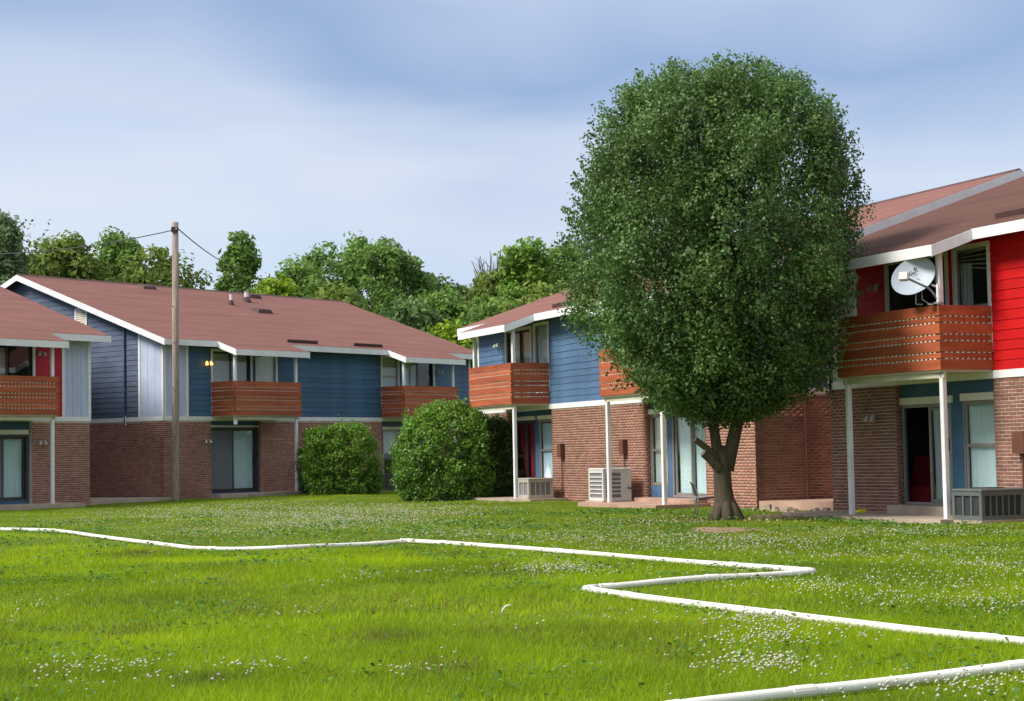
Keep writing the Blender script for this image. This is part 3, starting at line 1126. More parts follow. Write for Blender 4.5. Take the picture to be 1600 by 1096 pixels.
for xx in (2.02 + .14, 2.02 + WDW - .14): post(D, xx, PY, -.03, PZ)
gable_wall(D, 0., -1, 2 * HD, MT['red'], 0., MT['brick'])
for (b_, x_, s_, m_) in ((D, 2.2, 1, 'brick'), (Cb, 2.25, 1, 'brick_sunlit'), (Cb, 11.0, 1, 'brick_sunlit'), (B, 4.45, -1, 'brick')):
    brick_wall(b_, 'y', .004, .147, -.2, HB, x_, s_, MT[m_], thick=.008)
wall_lamp(D, 1.55, 1.92)
diverter(D, 5.35, 9.0, .02)
for xx in (5.95,):
    mbx = MB().bevbox(xx - .16, xx + .16, -.18, -.014, 1.15, 1.55, .015).build('meter_box', MT['meter'], D)
    MB().tube([(xx, -.07, 1.15), (xx, -.07, -.1)], .02, 8).build('conduit', MT['meter'], mbx)
curtain(4.22, 4.55, 3.15, 4.72, .10, MT['blindgrey'], 'curtain', D, amp=.01, waves=3)
# crooked blind slats in the upper window
for k in range(5):
    zc_ = 4.90 - k * .055
    MB().hexa([(4.22, .10, zc_), (5.08, .10, zc_ + .05 - k * .045), (5.08, .125, zc_ + .06 - k * .045), (4.22, .125, zc_ + .01),
               (4.22, .10, zc_ + .012), (5.08, .10, zc_ + .062 - k * .045), (5.08, .125, zc_ + .072 - k * .045), (4.22, .125, zc_ + .022)]).build('blind_slat', MT['blindbeige'], D)


def bpt(b, x, y, z):
    """building-local point to world"""
    a = b.rotation_euler.z
    return Vector((b.location.x + x * math.cos(a) - y * math.sin(a), b.location.y + x * math.sin(a) + y * math.cos(a), b.location.z + z))


# ------------------------------------------------------------------ concrete slabs
def slab(b, pts, top, name='patio_slab', m='concrete', thick=.22):
    q = MB()
    lo = [bpt(b, x, y, top - thick) for x, y in pts]
    hi = [bpt(b, x, y, top) for x, y in pts]
    n = len(pts)
    q.add(lo + hi, [tuple(reversed(range(n))), tuple(range(n, 2 * n))] + [(i, (i + 1) % n, n + (i + 1) % n, n + i) for i in range(n)])
    o = q.build(name, MT[m])
    o['kind'] = 'structure'
    return o


slab(A, [(-6, -1.75), (-2.3, -1.7), (-1.35, -1.55), (-1.3, .1), (-6, .1)], .0, thick=.4)
slab(B, [(1.7, -.9), (2.4, -1.5), (5.6, -1.5), (5.9, -1.0), (5.9, .1), (1.7, .1)], .012, thick=.4)
slab(B, [(10.4, -1.7), (14.2, -1.5), (14.2, .1), (10.4, .1)], -.02)
slab(B, [(-3.3, -.3), (-.05, -.5), (-.05, 8), (-3.3, 8)], -.03, 'walkway')
slab(Cb, [(1.4, -1.55), (5.9, -1.5), (6.4, -1.2), (6.4, -.02), (1.4, .1)], .0)
slab(Cb, [(9.6, -.9), (10.3, -1.6), (12.5, -1.75), (14.3, -1.5), (14.3, -.02), (9.6, -.02)], .0, m='concpink')
slab(Cb, [(LC + .03, .05), (LC + 3.3, .3), (LC + 3.3, 8), (LC + .03, 8)], .10, 'walkway', 'concpink')
slab(D, [(-.1, -1.2), (.8, -1.65), (3.5, -1.75), (5.4, -1.5), (5.4, .1), (-.1, -.02)], .0)

# bare soil patches
def blob(name, cx, cy, rx, ry, m, lift=.012, seed=0, rot=0.):
    r2 = random.Random(seed)
    n = 40
    q = MB()
    ph = [r2.uniform(0, 6.28) for _ in range(4)]
    vv = [(cx, cy, float(H(cx, cy)) + lift)]
    for ring in (.6, 1.0):
        for i in range(n):
            t = 2 * math.pi * i / n
            k = ring * (1 + .12 * math.sin(3 * t + ph[0]) + .08 * math.sin(5 * t + ph[1]) + .05 * math.sin(9 * t + ph[2]))
            dx, dy = rx * k * math.cos(t), ry * k * math.sin(t)
            x, y = cx + dx * math.cos(rot) - dy * math.sin(rot), cy + dx * math.sin(rot) + dy * math.cos(rot)
            vv.append((x, y, float(H(x, y)) + (lift if ring < 1 else -.03)))
    fs = [(0, 1 + i, 1 + (i + 1) % n) for i in range(n)] + [(1 + i, 1 + n + i, 1 + n + (i + 1) % n, 1 + (i + 1) % n) for i in range(n)]
    q.add(vv, fs)
    o = q.build(name, MT[m], smooth=True)
    o['kind'] = 'structure'
    return o


SOIL = [(3.55, 29.4, .85, 1.1, 0), (5.6, 35.2, 1.6, 1.3, 1), (4.5, 33.6, 1.2, .9, 2)]
blob('bare_soil', *SOIL[0][:4], 'soil', .004, 3)
blob('bare_soil', *SOIL[1][:4], 'soil', .004, 4)

# ------------------------------------------------------------------ main tree
def clump_cloud(C, Rr, per, size, up_bias=.35, spread=.55, tone_c=None, flat=.75):
    """leaves in clumps; C (n,3) centres, Rr radii -> P, N, tone, size"""
    n = len(C)
    P = np.repeat(C, per, 0)
    d = sph(n * per)
    rad = np.repeat(Rr, per) * NR.uniform(.25, 1.0, n * per) ** .6
    off = d * rad[:, None]
    off[:, 2] *= flat
    P = P + off
    N_ = unit(d * .7 + NR.normal(size=d.shape) * spread + np.array([0, 0, up_bias]))
    t = np.repeat(tone_c if tone_c is not None else NR.random(n), per) * .6 + NR.random(n * per) * .4
    s = size * NR.uniform(.7, 1.25, n * per)
    return P, N_, t, s


TX, TY = 4.12, 33.6
prof_z = np.array([2.0, 2.1, 2.35, 2.62, 3.0, 3.37, 3.87, 4.49, 5.12, 6.0, 7.0, 7.64, 8.1, 8.4, 8.62, 8.78])
prof_r = np.array([.2, .6, 1.3, 1.72, 2.05, 2.22, 2.55, 2.76, 2.82, 2.78, 2.60, 2.36, 1.98, 1.55, 1.05, .35])
CX = 3.98
tree = empty('broadleaf_tree', (TX, TY, float(H(TX, TY))))
tag(tree, 'large dense round-crowned tree with a forked trunk and two cut branch stubs on the lawn', 'tree')


def trunk_tube(mb, pts, rad, n=14):
    pts = [Vector(p) - tree.location for p in pts]
    mb.tube(pts, rad, n)


tm = MB()
trunk_tube(tm, [(4.14, TY, -.15), (4.10, TY, .06), (4.06, TY, .25), (4.03, TY, .6), (4.02, TY, 1.0), (4.04, TY, 1.25), (4.08, TY, 1.42)],
           [.33, .25, .21, .18, .172, .16, .05], 18)
trunk_tube(tm, [(3.98, TY, .95), (3.93, TY, 1.4), (3.88, TY + .02, 1.8), (3.80, TY + .05, 2.3), (3.62, TY + .1, 3.2), (3.45, TY + .2, 4.6), (3.3, TY + .2, 6.6)],
           [.12, .105, .095, .09, .08, .06, .03])
trunk_tube(tm, [(4.12, TY, .95), (4.22, TY, 1.4), (4.32, TY - .02, 1.8), (4.42, TY - .04, 2.3), (4.55, TY - .1, 3.2), (4.6, TY - .1, 4.6), (4.5, TY, 7.0)],
           [.13, .13, .122, .115, .10, .07, .03])
for k in range(16):
    a = k * 2.4
    z0 = 2.0 + (k % 8) * .45
    base = Vector((3.75 if k % 2 else 4.45, TY, z0))
    e = base + Vector((math.cos(a) * 1.7, math.sin(a) * 1.7, 1.3 + .5 * R.random()))
    trunk_tube(tm, [base, base.lerp(e, .5) + Vector((0, 0, .15)), e], [.07, .045, .015], 7)
for k in range(7):  # root flare
    a = k * .9 + .2
    p = Vector((4.10 + .33 * math.cos(a), TY + .33 * math.sin(a), -.05))
    trunk_tube(tm, [(4.06 + .09 * math.cos(a), TY + .09 * math.sin(a), .42), (4.08 + .22 * math.cos(a), TY + .22 * math.sin(a), .12), p], [.08, .09, .05], 8)
tm.build('trunk', MT['bark'], tree, smooth=True)
for pts, rad in (([(3.92, TY - .1, 1.18), (3.72, TY - .16, 1.38), (3.50, TY - .2, 1.55)], [.085, .066, .058]),
                 ([(3.95, TY - .12, 1.0), (3.78, TY - .2, 1.18), (3.64, TY - .24, 1.29)], [.11, .088, .080])):
    q = MB()
    trunk_tube(q, pts, rad, 12)
    st = q.build('branch_stub', MT['bark'], tree, smooth=False)
    e, d = Vector(pts[-1]) - tree.location, (Vector(pts[-1]) - Vector(pts[-2])).normalized()
    MB().tube([e + d * .001, e + d * .008], rad[-1] * .93, 12).build('cut_face', MT['cutwood'], st)

nC = 2000
zc = NR.uniform(2.1, 8.58, nC)
rr = np.interp(zc, prof_z, prof_r)
ang = NR.uniform(0, 2 * math.pi, nC)
lob = .98 + .065 * np.sin(3 * ang + zc * 1.1) + .075 * np.sin(8 * ang - zc * .9) + .03 * np.sin(13 * ang + zc * 3.1)
frac = np.where(NR.random(nC) < .74, NR.uniform(.84, 1.0, nC), NR.uniform(.1, .80, nC))
# uneven boughs: outer clumps are missing along wandering seams
seam = np.sin(7 * ang - zc * .8) + .8 * np.sin(4 * ang + zc * 1.9 + 1) + .7 * np.sin(zc * 3.3 + 2 * ang)
kp = (seam > -1.25) | (frac < .8)
zc, rr, ang, lob, frac = zc[kp], rr[kp], ang[kp], lob[kp], frac[kp]
nC = len(zc)
RC = NR.uniform(.24, .44, nC)
rad_ = np.maximum(rr * lob * frac - RC * .55, 0)
CXz = CX + .02 * (zc - 4.5) + .14 * (zc < 3.1)
C = np.stack([CXz + rad_ * np.cos(ang), TY + rad_ * np.sin(ang), zc], -1)
tone_c = np.clip(.28 + .30 * NR.random(nC) + .55 * (NR.random(nC) < .06) + .16 * np.sin(ang * 5 + zc), 0, 1)
P, N_, t, s = clump_cloud(C, RC, 135, .072, up_bias=.25, spread=.6, tone_c=tone_c, flat=1.15)
# ragged sprigs at the outline
nS = 560
zs = NR.uniform(2.2, 8.75, nS)
as_ = NR.uniform(0, 2 * math.pi, nS)
r_s = np.interp(zs, prof_z, prof_r) * (1 + .05 * np.sin(3 * as_ + zs * 1.1))
S0 = np.stack([CX + r_s * np.cos(as_), TY + r_s * np.sin(as_), zs], -1)
dirs = unit(S0 - np.array([CX, TY, 5.0]) + NR.normal(size=(nS, 3)) * .6 + np.array([0, 0, .8]))
tt = NR.uniform(-.05, .26, (nS, 16))
PS = (S0[:, None] + dirs[:, None] * tt[..., None] + NR.normal(size=(nS, 16, 3)) * .035).reshape(-1, 3)
NS_ = sph(len(PS))
P = np.concatenate([P, PS])
N_ = np.concatenate([N_, NS_])
t = np.concatenate([t, NR.uniform(.2, .6, len(PS))])
s = np.concatenate([s, .075 * NR.uniform(.7, 1.2, len(PS))])
MT['leaf'] = leaf_mat('pear_leaf', (.030, .078, .026), (.205, .345, .085), .34, .48, .4, posvar=.34, pscale=.7)
V, F = leaves(P - np.array(tree.location), N_, s, .68)
link('crown', np_mesh('crown', V, F, MT['leaf'], t), tree)

# ------------------------------------------------------------------ bushes
def bush(name, x, y, z, rx, ry, h, n, size, m, label, cat='bush', group=None, lean=0., seed=0, boxy=2.4):
    o = empty(name, (x, y, z))
    tag(o, label, cat, group)
    k = n // 60
    zt_ = NR.uniform(.0, 1.0, k) ** 1.12
    ang_ = NR.uniform(0, 2 * math.pi, k)
    pr_ = np.clip(1 - np.abs(zt_ * 1.55 - .62) ** boxy / (.93 ** boxy), .03, 1) ** (1 / boxy)
    pr_ = np.where(zt_ < .4, np.maximum(pr_, .80 + .5 * zt_), pr_)
    pw = (np.abs(np.cos(ang_)) ** boxy + np.abs(np.sin(ang_)) ** boxy) ** (-1 / boxy)
    lob_ = 1 + .08 * np.sin(3 * ang_ + seed + zt_ * 4) + .06 * np.sin(6 * ang_ + 2 * seed - zt_ * 9)
    f = pw * lob_ * pr_ * np.where(NR.random(k) < .84, NR.uniform(.84, 1.0, k), NR.uniform(.4, .84, k))
    C_ = np.stack([f * rx * np.cos(ang_), f * ry * np.sin(ang_), .08 + zt_ * (h - .2) + .05 * h * lob_ - .05 * h], -1)
    C_[:, 0] += lean * C_[:, 2]
    RC_ = NR.uniform(.15, .30, k)
    tc_ = np.clip(.10 + .45 * NR.random(k) + .5 * (C_[:, 2] / h - .25), 0, 1)  # clumps lighten with height: light from above put into the leaf colour
    P_, N2, t2, s2 = clump_cloud(C_, RC_, 60, size, .35, .55, tc_)
    P_[:, 2] = np.maximum(P_[:, 2], .03)
    ns = k // 4
    q0 = C_[NR.integers(0, k, ns)]
    dv = unit(q0 * np.array([1, 1, .6]) + np.array([0, 0, .5 * h]) + NR.normal(size=(ns, 3)) * .4)
    tt_ = NR.uniform(.05, .42, (ns, 12)) * NR.uniform(.5, 1.1, (ns, 1))
    sp_ = (q0[:, None] + dv[:, None] * tt_[..., None] + NR.normal(size=(ns, 12, 3)) * .03).reshape(-1, 3)
    sp_[:, 2] = np.maximum(sp_[:, 2], .03)
    P_ = np.concatenate([P_, sp_])
    N2 = np.concatenate([N2, sph(len(sp_))])
    t2 = np.concatenate([t2, NR.uniform(.3, .95, len(sp_))])
    s2 = np.concatenate([s2, size * NR.uniform(.6, 1.1, len(sp_))])
    V_, F_ = leaves(P_, N2, s2, .62)
    link('foliage', np_mesh('foliage', V_, F_, m, t2), o)
    st = MB()
    for q in range(7):
        a = q * .9 + seed
        e = Vector((math.cos(a) * rx * .5, math.sin(a) * ry * .5, h * .75))
        st.tube([(math.cos(a) * .12, math.sin(a) * .12, -.1), e * .5 + Vector((0, 0, .1)), e], [.025, .018, .008], 6)
    st.build('stem', MT['bark'], o, smooth=True)
    return o


MT['bushleaf'] = leaf_mat('bush_leaf', (.036, .105, .012), (.215, .400, .028), .32, .45, .4, posvar=.2, pscale=1.3)
MT['bushleaf_b'] = leaf_mat('light_bush_leaf', (.046, .130, .018), (.235, .420, .048), .32, .45, .4, posvar=.2, pscale=1.3)
MT['bushdark'] = leaf_mat('shade_bush_leaf', (.032, .080, .022), (.105, .200, .048), .25, .45, .4, posvar=.2, pscale=1.3)  # shade under the balcony put into a darker leaf colour
bush('clipped_bush', -5.95, 60.0, .04, 1.22, 1.0, 2.52, 22000, .085, MT['bushleaf'], 'trimmed rounded green bush in front of the navy building brick wall', boxy=2.9, seed=1)
bush('shrub', -6.95, 61.2, .05, .55, .6, 2.35, 8000, .08, MT['bushdark'], 'dark grey-green shrub between the white porch post and the trimmed bush', 'shrub', boxy=2.6, seed=2)
bush('spreading_bush', -2.05, 51.9, -.02, 1.42, 1.15, 2.98, 32000, .085, MT['bushleaf_b'], 'largest bush, pale green and unclipped, at the corner of the blue building', seed=3, lean=.02)
bush('shrub', -.72, 52.7, .0, 1.0, .8, 2.5, 24000, .08, MT['bushdark'], 'dark shaded shrub under the balcony with maroon curtains behind', 'shrub', seed=4)

# ------------------------------------------------------------------ trees behind the buildings
FOL = {
    'fresh': leaf_mat('fresh_leaf', (.075, .165, .024), (.265, .430, .065), .40, .6, .25, posvar=.25, pscale=.35),
    'olive': leaf_mat('olive_leaf', (.085, .135, .024), (.280, .370, .075), .40, .6, .25, posvar=.25, pscale=.35),
    'green': leaf_mat('green_leaf', (.065, .145, .028), (.240, .390, .085), .40, .6, .25, posvar=.25, pscale=.35),
    'bright': leaf_mat('bright_leaf', (.095, .175, .012), (.320, .460, .030), .40, .6, .25, posvar=.25, pscale=.35),
    'dark': leaf_mat('deep_green_leaf', (.050, .105, .034), (.170, .270, .080), .36, .6, .25, posvar=.25, pscale=.35),
    'blueish': leaf_mat('grey_green_leaf', (.075, .130, .060), (.215, .310, .130), .36, .6, .25, posvar=.25, pscale=.35),
}


def far_tree(name, x, y, top, width, fol, label, shape='round', n=9000, low=.28, seed=0, airy=0., lsize=.34):
    n = int(n * 1.55)
    width *= 1.16
    top -= .75
    r2 = np.random.default_rng(seed + 11)
    o = empty(name, (x, y, -.1))
    tag(o, label, 'tree', 'trees beyond the roofs')
    top += .1
    z0, hh = top * low, top * (1 - low)
    k = n // 45
    u_ = r2.random(k)
    ang_ = r2.uniform(0, 2 * math.pi, k)
    if shape == 'cone':
        prof = (1 - u_) ** .8 * .95 + .05
    elif shape == 'column':
        prof = np.sqrt(np.clip(1 - (2 * u_ - 1) ** 4, 0, 1)) * (1 - .35 * u_)
    else:
        prof = np.sqrt(np.clip(1 - (1.9 * u_ - .92) ** 2, 0.02, 1))
    lob_ = 1 + .22 * np.sin(2 * ang_ + seed + u_ * 4) + .18 * np.sin(4 * ang_ + 1.7 * seed - u_ * 9) + .12 * np.sin(9 * u_ * 3 + seed)
    k_ = 0
    fr = np.where(r2.random(k) < .75, r2.uniform(.72, 1.0, k), r2.uniform(.2, .72, k))
    rad2 = width / 2 * prof * lob_ * fr
    C_ = np.stack([rad2 * np.cos(ang_), rad2 * np.sin(ang_), z0 + hh * u_ * (1 + .03 * np.sin(5 * ang_ + seed))], -1)
    if airy:
        keep = np.sin(C_[:, 2] * 2.6 + seed) + np.sin(ang_ * 3 + seed) > -1.2 + airy
        C_ = C_[keep]
    RC_ = r2.uniform(.45, 1.0, len(C_)) * min(1.0, width / 4)
    tc_ = np.clip(.1 + .55 * r2.random(len(C_)) + .25 * (C_[:, 2] - z0) / hh, 0, 1)  # sunlit tops put into the leaf tone, paler upwards
    P_, N2, t2, s2 = clump_cloud(C_, RC_, 45, lsize, .4, .5, tc_, flat=.7)
    # upright feathery shoots at the top
    ns = int(26 * width / 3)
    ta = r2.uniform(0, 2 * math.pi, ns)
    tr_ = width / 2 * r2.uniform(.1, .75, ns)
    base = np.stack([tr_ * np.cos(ta), tr_ * np.sin(ta), np.full(ns, z0 + hh * .86) - tr_ * .35], -1)
    L_ = r2.uniform(.5, 1.5, ns) * (1.5 if shape == 'cone' else 1.0)
    st_ = (base[:, None] + np.linspace(0, 1, 14)[None, :, None] * (np.stack([np.cos(ta) * .3, np.sin(ta) * .3, np.ones(ns)], -1) * L_[:, None])[:, None] + r2.normal(size=(ns, 14, 3)) * .09).reshape(-1, 3)
    P_ = np.concatenate([P_, st_])
    N2 = np.concatenate([N2, sph(len(st_))])
    t2 = np.concatenate([t2, r2.uniform(.15, .55, len(st_))])
    s2 = np.concatenate([s2, lsize * .8 * r2.uniform(.6, 1.1, len(st_))])
    V_, F_ = leaves(P_, N2, s2, .55)
    link('crown', np_mesh('crown', V_, F_, FOL[fol], t2), o)
    tb = MB()
    tb.tube([(0, 0, 0), (.05, 0, top * .4), (0, .05, top * .9)], [.26, .17, .03], 8)
    for q in range(8):
        a = q * 2.3 + seed
        zz = z0 + hh * (.05 + .1 * q)
        tb.tube([(0, 0, zz), (math.cos(a) * width * .2, math.sin(a) * width * .2, zz + .5), (math.cos(a) * width * .4, math.sin(a) * width * .4, zz + 1.2)], [.08, .05, .02], 6)
    tb.build('trunk', MT['bark'], o, smooth=True)
    return o


FT = [
    ('conifer_tree', -25.9, 88, 14.2, 4.6, 'blueish', 'spiky grey-green tree at the far left behind the roofs', 'cone', 9000, 0),
    ('leafy_tree', -25.0, 96, 14.2, 5.0, 'olive', 'broad olive tree above the gable of the navy building', 'round', 11000, 0),
    ('leafy_tree', -23.0, 101, 14.9, 4.0, 'green', 'upright tree between the olive tree and the airy one', 'round', 9000, 0),
    ('leafy_tree', -24.3, 106, 14.0, 4.6, 'green', 'green tree filling the gap behind the olive tree at left', 'round', 9000, 0),
    ('leafy_tree', -21.6, 104, 12.4, 3.6, 'olive', 'shorter olive tree left of the airy one', 'round', 8000, 0),
    ('leafy_tree', -11.2, 112, 12.6, 4.4, 'green', 'green tree between the medium tree and the biggest background tree', 'round', 8000, 0),
    ('leafy_tree', -4.2, 101, 11.3, 4.4, 'green', 'green tree filling the foot of the tree line dip', 'round', 8500, 0),
    ('leafy_tree', -19.7, 98, 13.9, 4.4, 'olive', 'airy open-branched tree just behind the utility pole', 'round', 7500, .5),
    ('leafy_tree', -15.7, 100, 14.8, 2.7, 'green', 'narrow columnar tree standing alone beside the sky gap', 'column', 8000, 0),
    ('leafy_tree', -12.7, 92, 11.3, 3.1, 'bright', 'low yellow-green tree behind the white roof pipes', 'round', 7500, 0),
    ('leafy_tree', -13.2, 108, 14.2, 4.0, 'green', 'medium green tree behind the yellow-green one', 'round', 8500, 0),
    ('leafy_tree', -8.4, 104, 14.9, 7.2, 'green', 'biggest background tree, lobed crown above the right end of the navy roof', 'round', 16000, 0),
    ('leafy_tree', -5.0, 112, 13.1, 4.2, 'dark', 'dark green tree on the right shoulder of the biggest background tree', 'round', 8000, 0),
    ('leafy_tree', -3.1, 122, 13.6, 4.4, 'dark', 'distant dark tree at the low dip of the tree line', 'round', 7500, 0),
    ('leafy_tree', -.7, 108, 13.4, 3.8, 'olive', 'olive tree below the bare dead branches', 'round', 8500, 0),
    ('leafy_tree', 1.0, 100, 13.9, 3.5, 'fresh', 'tall light green tree above the left end of the blue building', 'round', 9000, 0),
    ('leafy_tree', 3.4, 104, 14.0, 4.2, 'green', 'green tree touching the left side of the large round tree', 'round', 9000, 0),
    ('leafy_tree', 6.6, 108, 14.0, 4.8, 'green', 'background tree seen only behind the large round tree', 'round', 7000, 0),
    ('leafy_tree', -2.8, 84, 8.0, 3.4, 'bright', 'low yellow-green tree between the navy and the blue building', 'round', 8000, 0),
    ('leafy_tree', -.9, 92, 10.2, 4.2, 'green', 'mid-height green tree rising behind the blue building roof', 'round', 8500, 0),
    ('leafy_tree', 1.9, 90, 10.6, 3.8, 'olive', 'bushy olive tree just above the blue building roof', 'round', 8500, 0),
    ('leafy_tree', -5.6, 95, 10.2, 4.2, 'dark', 'dark lower tree behind the sloping end of the navy roof', 'round', 8500, 0),
    ('leafy_tree', -9.8, 97, 11.2, 3.8, 'olive', 'lower olive tree in front of the biggest background tree', 'round', 8000, 0),
]
for i, (nm, x, y, top, w, fol, lab, shp, n, airy) in enumerate(FT):
    if 'seen only' in lab:
        lab = 'green background tree mostly hidden behind the large round tree'
    low = .10 if top < 12 else .25
    far_tree(nm, x, y, top, w, fol, lab, shp, n, low, seed=i * 3 + 1, airy=airy)

dt = empty('dead_tree', (-1.2, 109, 0))
tag(dt, 'leafless dead tree with bare grey twigs above the tree line', 'tree')
q = MB()
q.tube([(0, 0, 0), (.1, 0, 8), (.2, 0, 12)], [.2, .12, .05], 8)
q.build('trunk', MT['bark'], dt, smooth=True)
for k in range(26):
    q = MB()
    bx = R.uniform(-1.1, 1.0)
    b0 = Vector((bx * .4, R.uniform(-.3, .3), R.uniform(10.2, 11.8)))
    e = Vector((bx * 1.2, R.uniform(-.5, .5), R.uniform(12.8, 14.2)))
    q.tube([b0, b0.lerp(e, .5) + Vector((R.uniform(-.15, .15), 0, .1)), e], [.05, .035, .018], 5)
    for j in range(2):
        m0 = b0.lerp(e, R.uniform(.4, .8))
        q.tube([m0, m0 + Vector((R.uniform(-.5, .5), 0, R.uniform(.3, .7)))], [.022, .012], 4)
    q.build('branch', MT['bark'], dt)

# ------------------------------------------------------------------ utility pole and cables
PX_, PY_ = -11.2, 57.4
zb = float(H(PX_, PY_))
pole = empty('utility_pole', (PX_, PY_, zb))
tag(pole, 'weathered wooden utility pole standing in front of the navy building', 'utility pole')
MB().tube([(0, 0, -.5), (0, 0, .0), (.02, 0, 4.4), (.05, 0, 9.25 - zb)], [.128, .124, .114, .104], 14).build('shaft', MT['wood'], pole, smooth=True)
MB().box(-.06, .16, -.16, -.10, 8.90 - zb, 9.08 - zb).build('bracket', MT['black'], pole)
MB().tube([(.12, -.15, 9.01 - zb), (.12, -.24, 9.01 - zb)], [.05, .035], 8).build('insulator', MT['metal'], pole)
for zz, aa in ((2.1, .3), (3.7, -.4), (5.2, .2), (6.4, -.2)):
    MB().tube([(.10 * aa, -.13, zz), (.10 * aa, -.175, zz)], .022, 6).build('bolt', MT['black'], pole)


def cable(p0, p1, sag, label, r=.017):
    pts = []
    p0, p1 = Vector(p0), Vector(p1)
    for i in range(25):
        u_ = i / 24
        p = p0.lerp(p1, u_)
        p.z -= sag * 4 * u_ * (1 - u_)
        pts.append(p)
    o = MB().tube(pts, r, 6).build('overhead_cable', MT['wire'], smooth=True)
    return tag(o, label, 'cable', 'cables on the utility pole')


cable((-11.15, 57.25, 8.98), (-30.0, 78, 11.6), .75, 'thin overhead cable running left from the utility pole')
cable((-11.03, 57.15, 9.02), (-15.55, 100, 12.3), .25, 'thin overhead cable running right and back from the utility pole', r=.02)

# ------------------------------------------------------------------ air conditioners
def ac_unit(b, x1, y0, z, w, d, h, body, coil, label, horizontal=False, nf=3, nsd=5, pipe=False):
    """near front right corner at local (x1,y0); w along facade, d in depth"""
    p = bpt(b, x1 - w / 2, y0 + d / 2, z)
    o = empty('air_conditioner', p, b.rotation_euler.z)
    tag(o, label, 'air conditioner', 'outdoor air conditioners by the walls')
    x0_, x1_, y0_, y1_ = -w / 2, w / 2, -d / 2, d / 2
    MB().box(x0_ - .06, x1_ + .06, y0_ - .06, y1_ + .06, -.06, .03).build('base_pad', MT['concrete'], o)
    c = MB().box(x0_ + .03, x1_ - .03, y0_ + .03, y1_ - .03, .05, h - .05)
    c.build('coil', MT[coil], o)
    f = MB()
    e = .07
    for (a, b_) in ((x0_, y0_), (x1_ - e, y0_), (x0_, y1_ - e), (x1_ - e, y1_ - e)):
        f.box(a, a + e, b_, b_ + e, .031, h - .04)
    f.box(x0_ + e, x1_ - e, y0_ + .002, y0_ + .05, .032, .11)
    f.box(x0_ + e, x1_ - e, y0_ + .002, y0_ + .05, h - .12, h - .041)
    f.box(x1_ - .05, x1_ - .002, y0_ + e, y1_ - e, .032, .11)
    f.box(x1_ - .05, x1_ - .002, y0_ + e, y1_ - e, h - .12, h - .041)
    f.box(x0_ + .002, x0_ + .05, y0_ + e, y1_ - e, .032, h - .041)
    f.box(x0_ + e, x1_ - e, y1_ - .05, y1_ - .002, .032, h - .041)
    f.build('cabinet', MT[body], o)
    MB().bevbox(x0_ - .01, x1_ + .01, y0_ - .01, y1_ + .01, h - .039, h, .015).build('lid', MT[body], o)
    if horizontal:
        n = 6
        for k in range(1, n):
            zz = .11 + (h - .23) * k / n
            MB().box(x0_ + e, x1_ - e, y0_ + .006, y0_ + .03, zz - .016, zz + .016).build('louvre', MT[body], o)
            MB().box(x1_ - .03, x1_ - .006, y0_ + e, y1_ - e - .22, zz - .016, zz + .016).build('louvre', MT[body], o)
        MB().box(x1_ - .045, x1_ - .003, y1_ - e - .22, y1_ - e - .002, .112, h - .121).build('service_panel', MT[body], o)
        MB().box(x0_ + e, x1_ - e, y0_ + .035, y0_ + .045, .112, h - .121).build('fin_panel', MT[body], o)
    else:
        for k in range(1, nf):
            xx = x0_ + e + (w - 2 * e) * k / nf
            MB().box(xx - .02, xx + .02, y0_ + .004, y0_ + .04, .111, h - .121).build('grille_bar', MT[body], o)
        for k in range(1, nsd):
            yy = y0_ + e + (d - 2 * e) * k / nsd
            MB().box(x1_ - .04, x1_ - .004, yy - .014, yy + .014, .111, h - .121).build('grille_bar', MT[body], o)
    g_ = MB()
    for k in range(4):
        rr_ = .08 + k * .07
        ring = [(rr_ * math.cos(2 * math.pi * i / 24), rr_ * math.sin(2 * math.pi * i / 24), h + .012) for i in range(25)]
        g_.tube(ring, .006, 4, cap=False)
    g_.build('fan_guard', MT['black'], o)
    if pipe:
        MB().tube([(x1_ + .0, y1_ - .1, .35), (x1_ + .12, y1_ + .0, .33), (x1_ + .2, y1_ + .12, .1), (x1_ + .5, y1_ + .2, .02)], .02, 6).build('refrigerant_line', MT['black'], o)
    return o


ac_unit(B, 10.3, -1.75, -.09, .80, .75, .62, 'acgrey', 'acdark', 'small grey air conditioner on the grass between the two light bushes', nf=5, nsd=6)
ac_unit(Cb, 6.1, -1.10, .0, .72, .75, .58, 'acbeige', 'acdark2', 'low beige air conditioner by the window with a silver curtain', nf=2, nsd=4)
ac_unit(Cb, 10.87, -1.15, .0, .85, .80, .86, 'acwhite', 'acdark2', 'tall white air conditioner with horizontal louvres behind a porch post', horizontal=True, pipe=True)
ac_unit(D, 6.10, -1.15, -.04, .80, .95, .58, 'acgrey', 'acdark', 'dark grey air conditioner on the patio below the red siding', nf=3, nsd=6)

# low slatted screen beside the navy building's post
sc_ = empty('slatted_screen', bpt(B, 5.75, -1.0, 0), B.rotation_euler.z)
tag(sc_, 'low grey slatted screen beside the porch post and dark shrub', 'screen')
for xx in (-.45, .05, .55): MB().box(xx - .03, xx + .03, -.03, .03, -.05, .72).build('stake', MT['white'], sc_)
for k in range(5): MB().box(-.48, .58, -.055, -.032, .04 + k * .135, .16 + k * .135).build('slat', MT['fencegrey'], sc_)

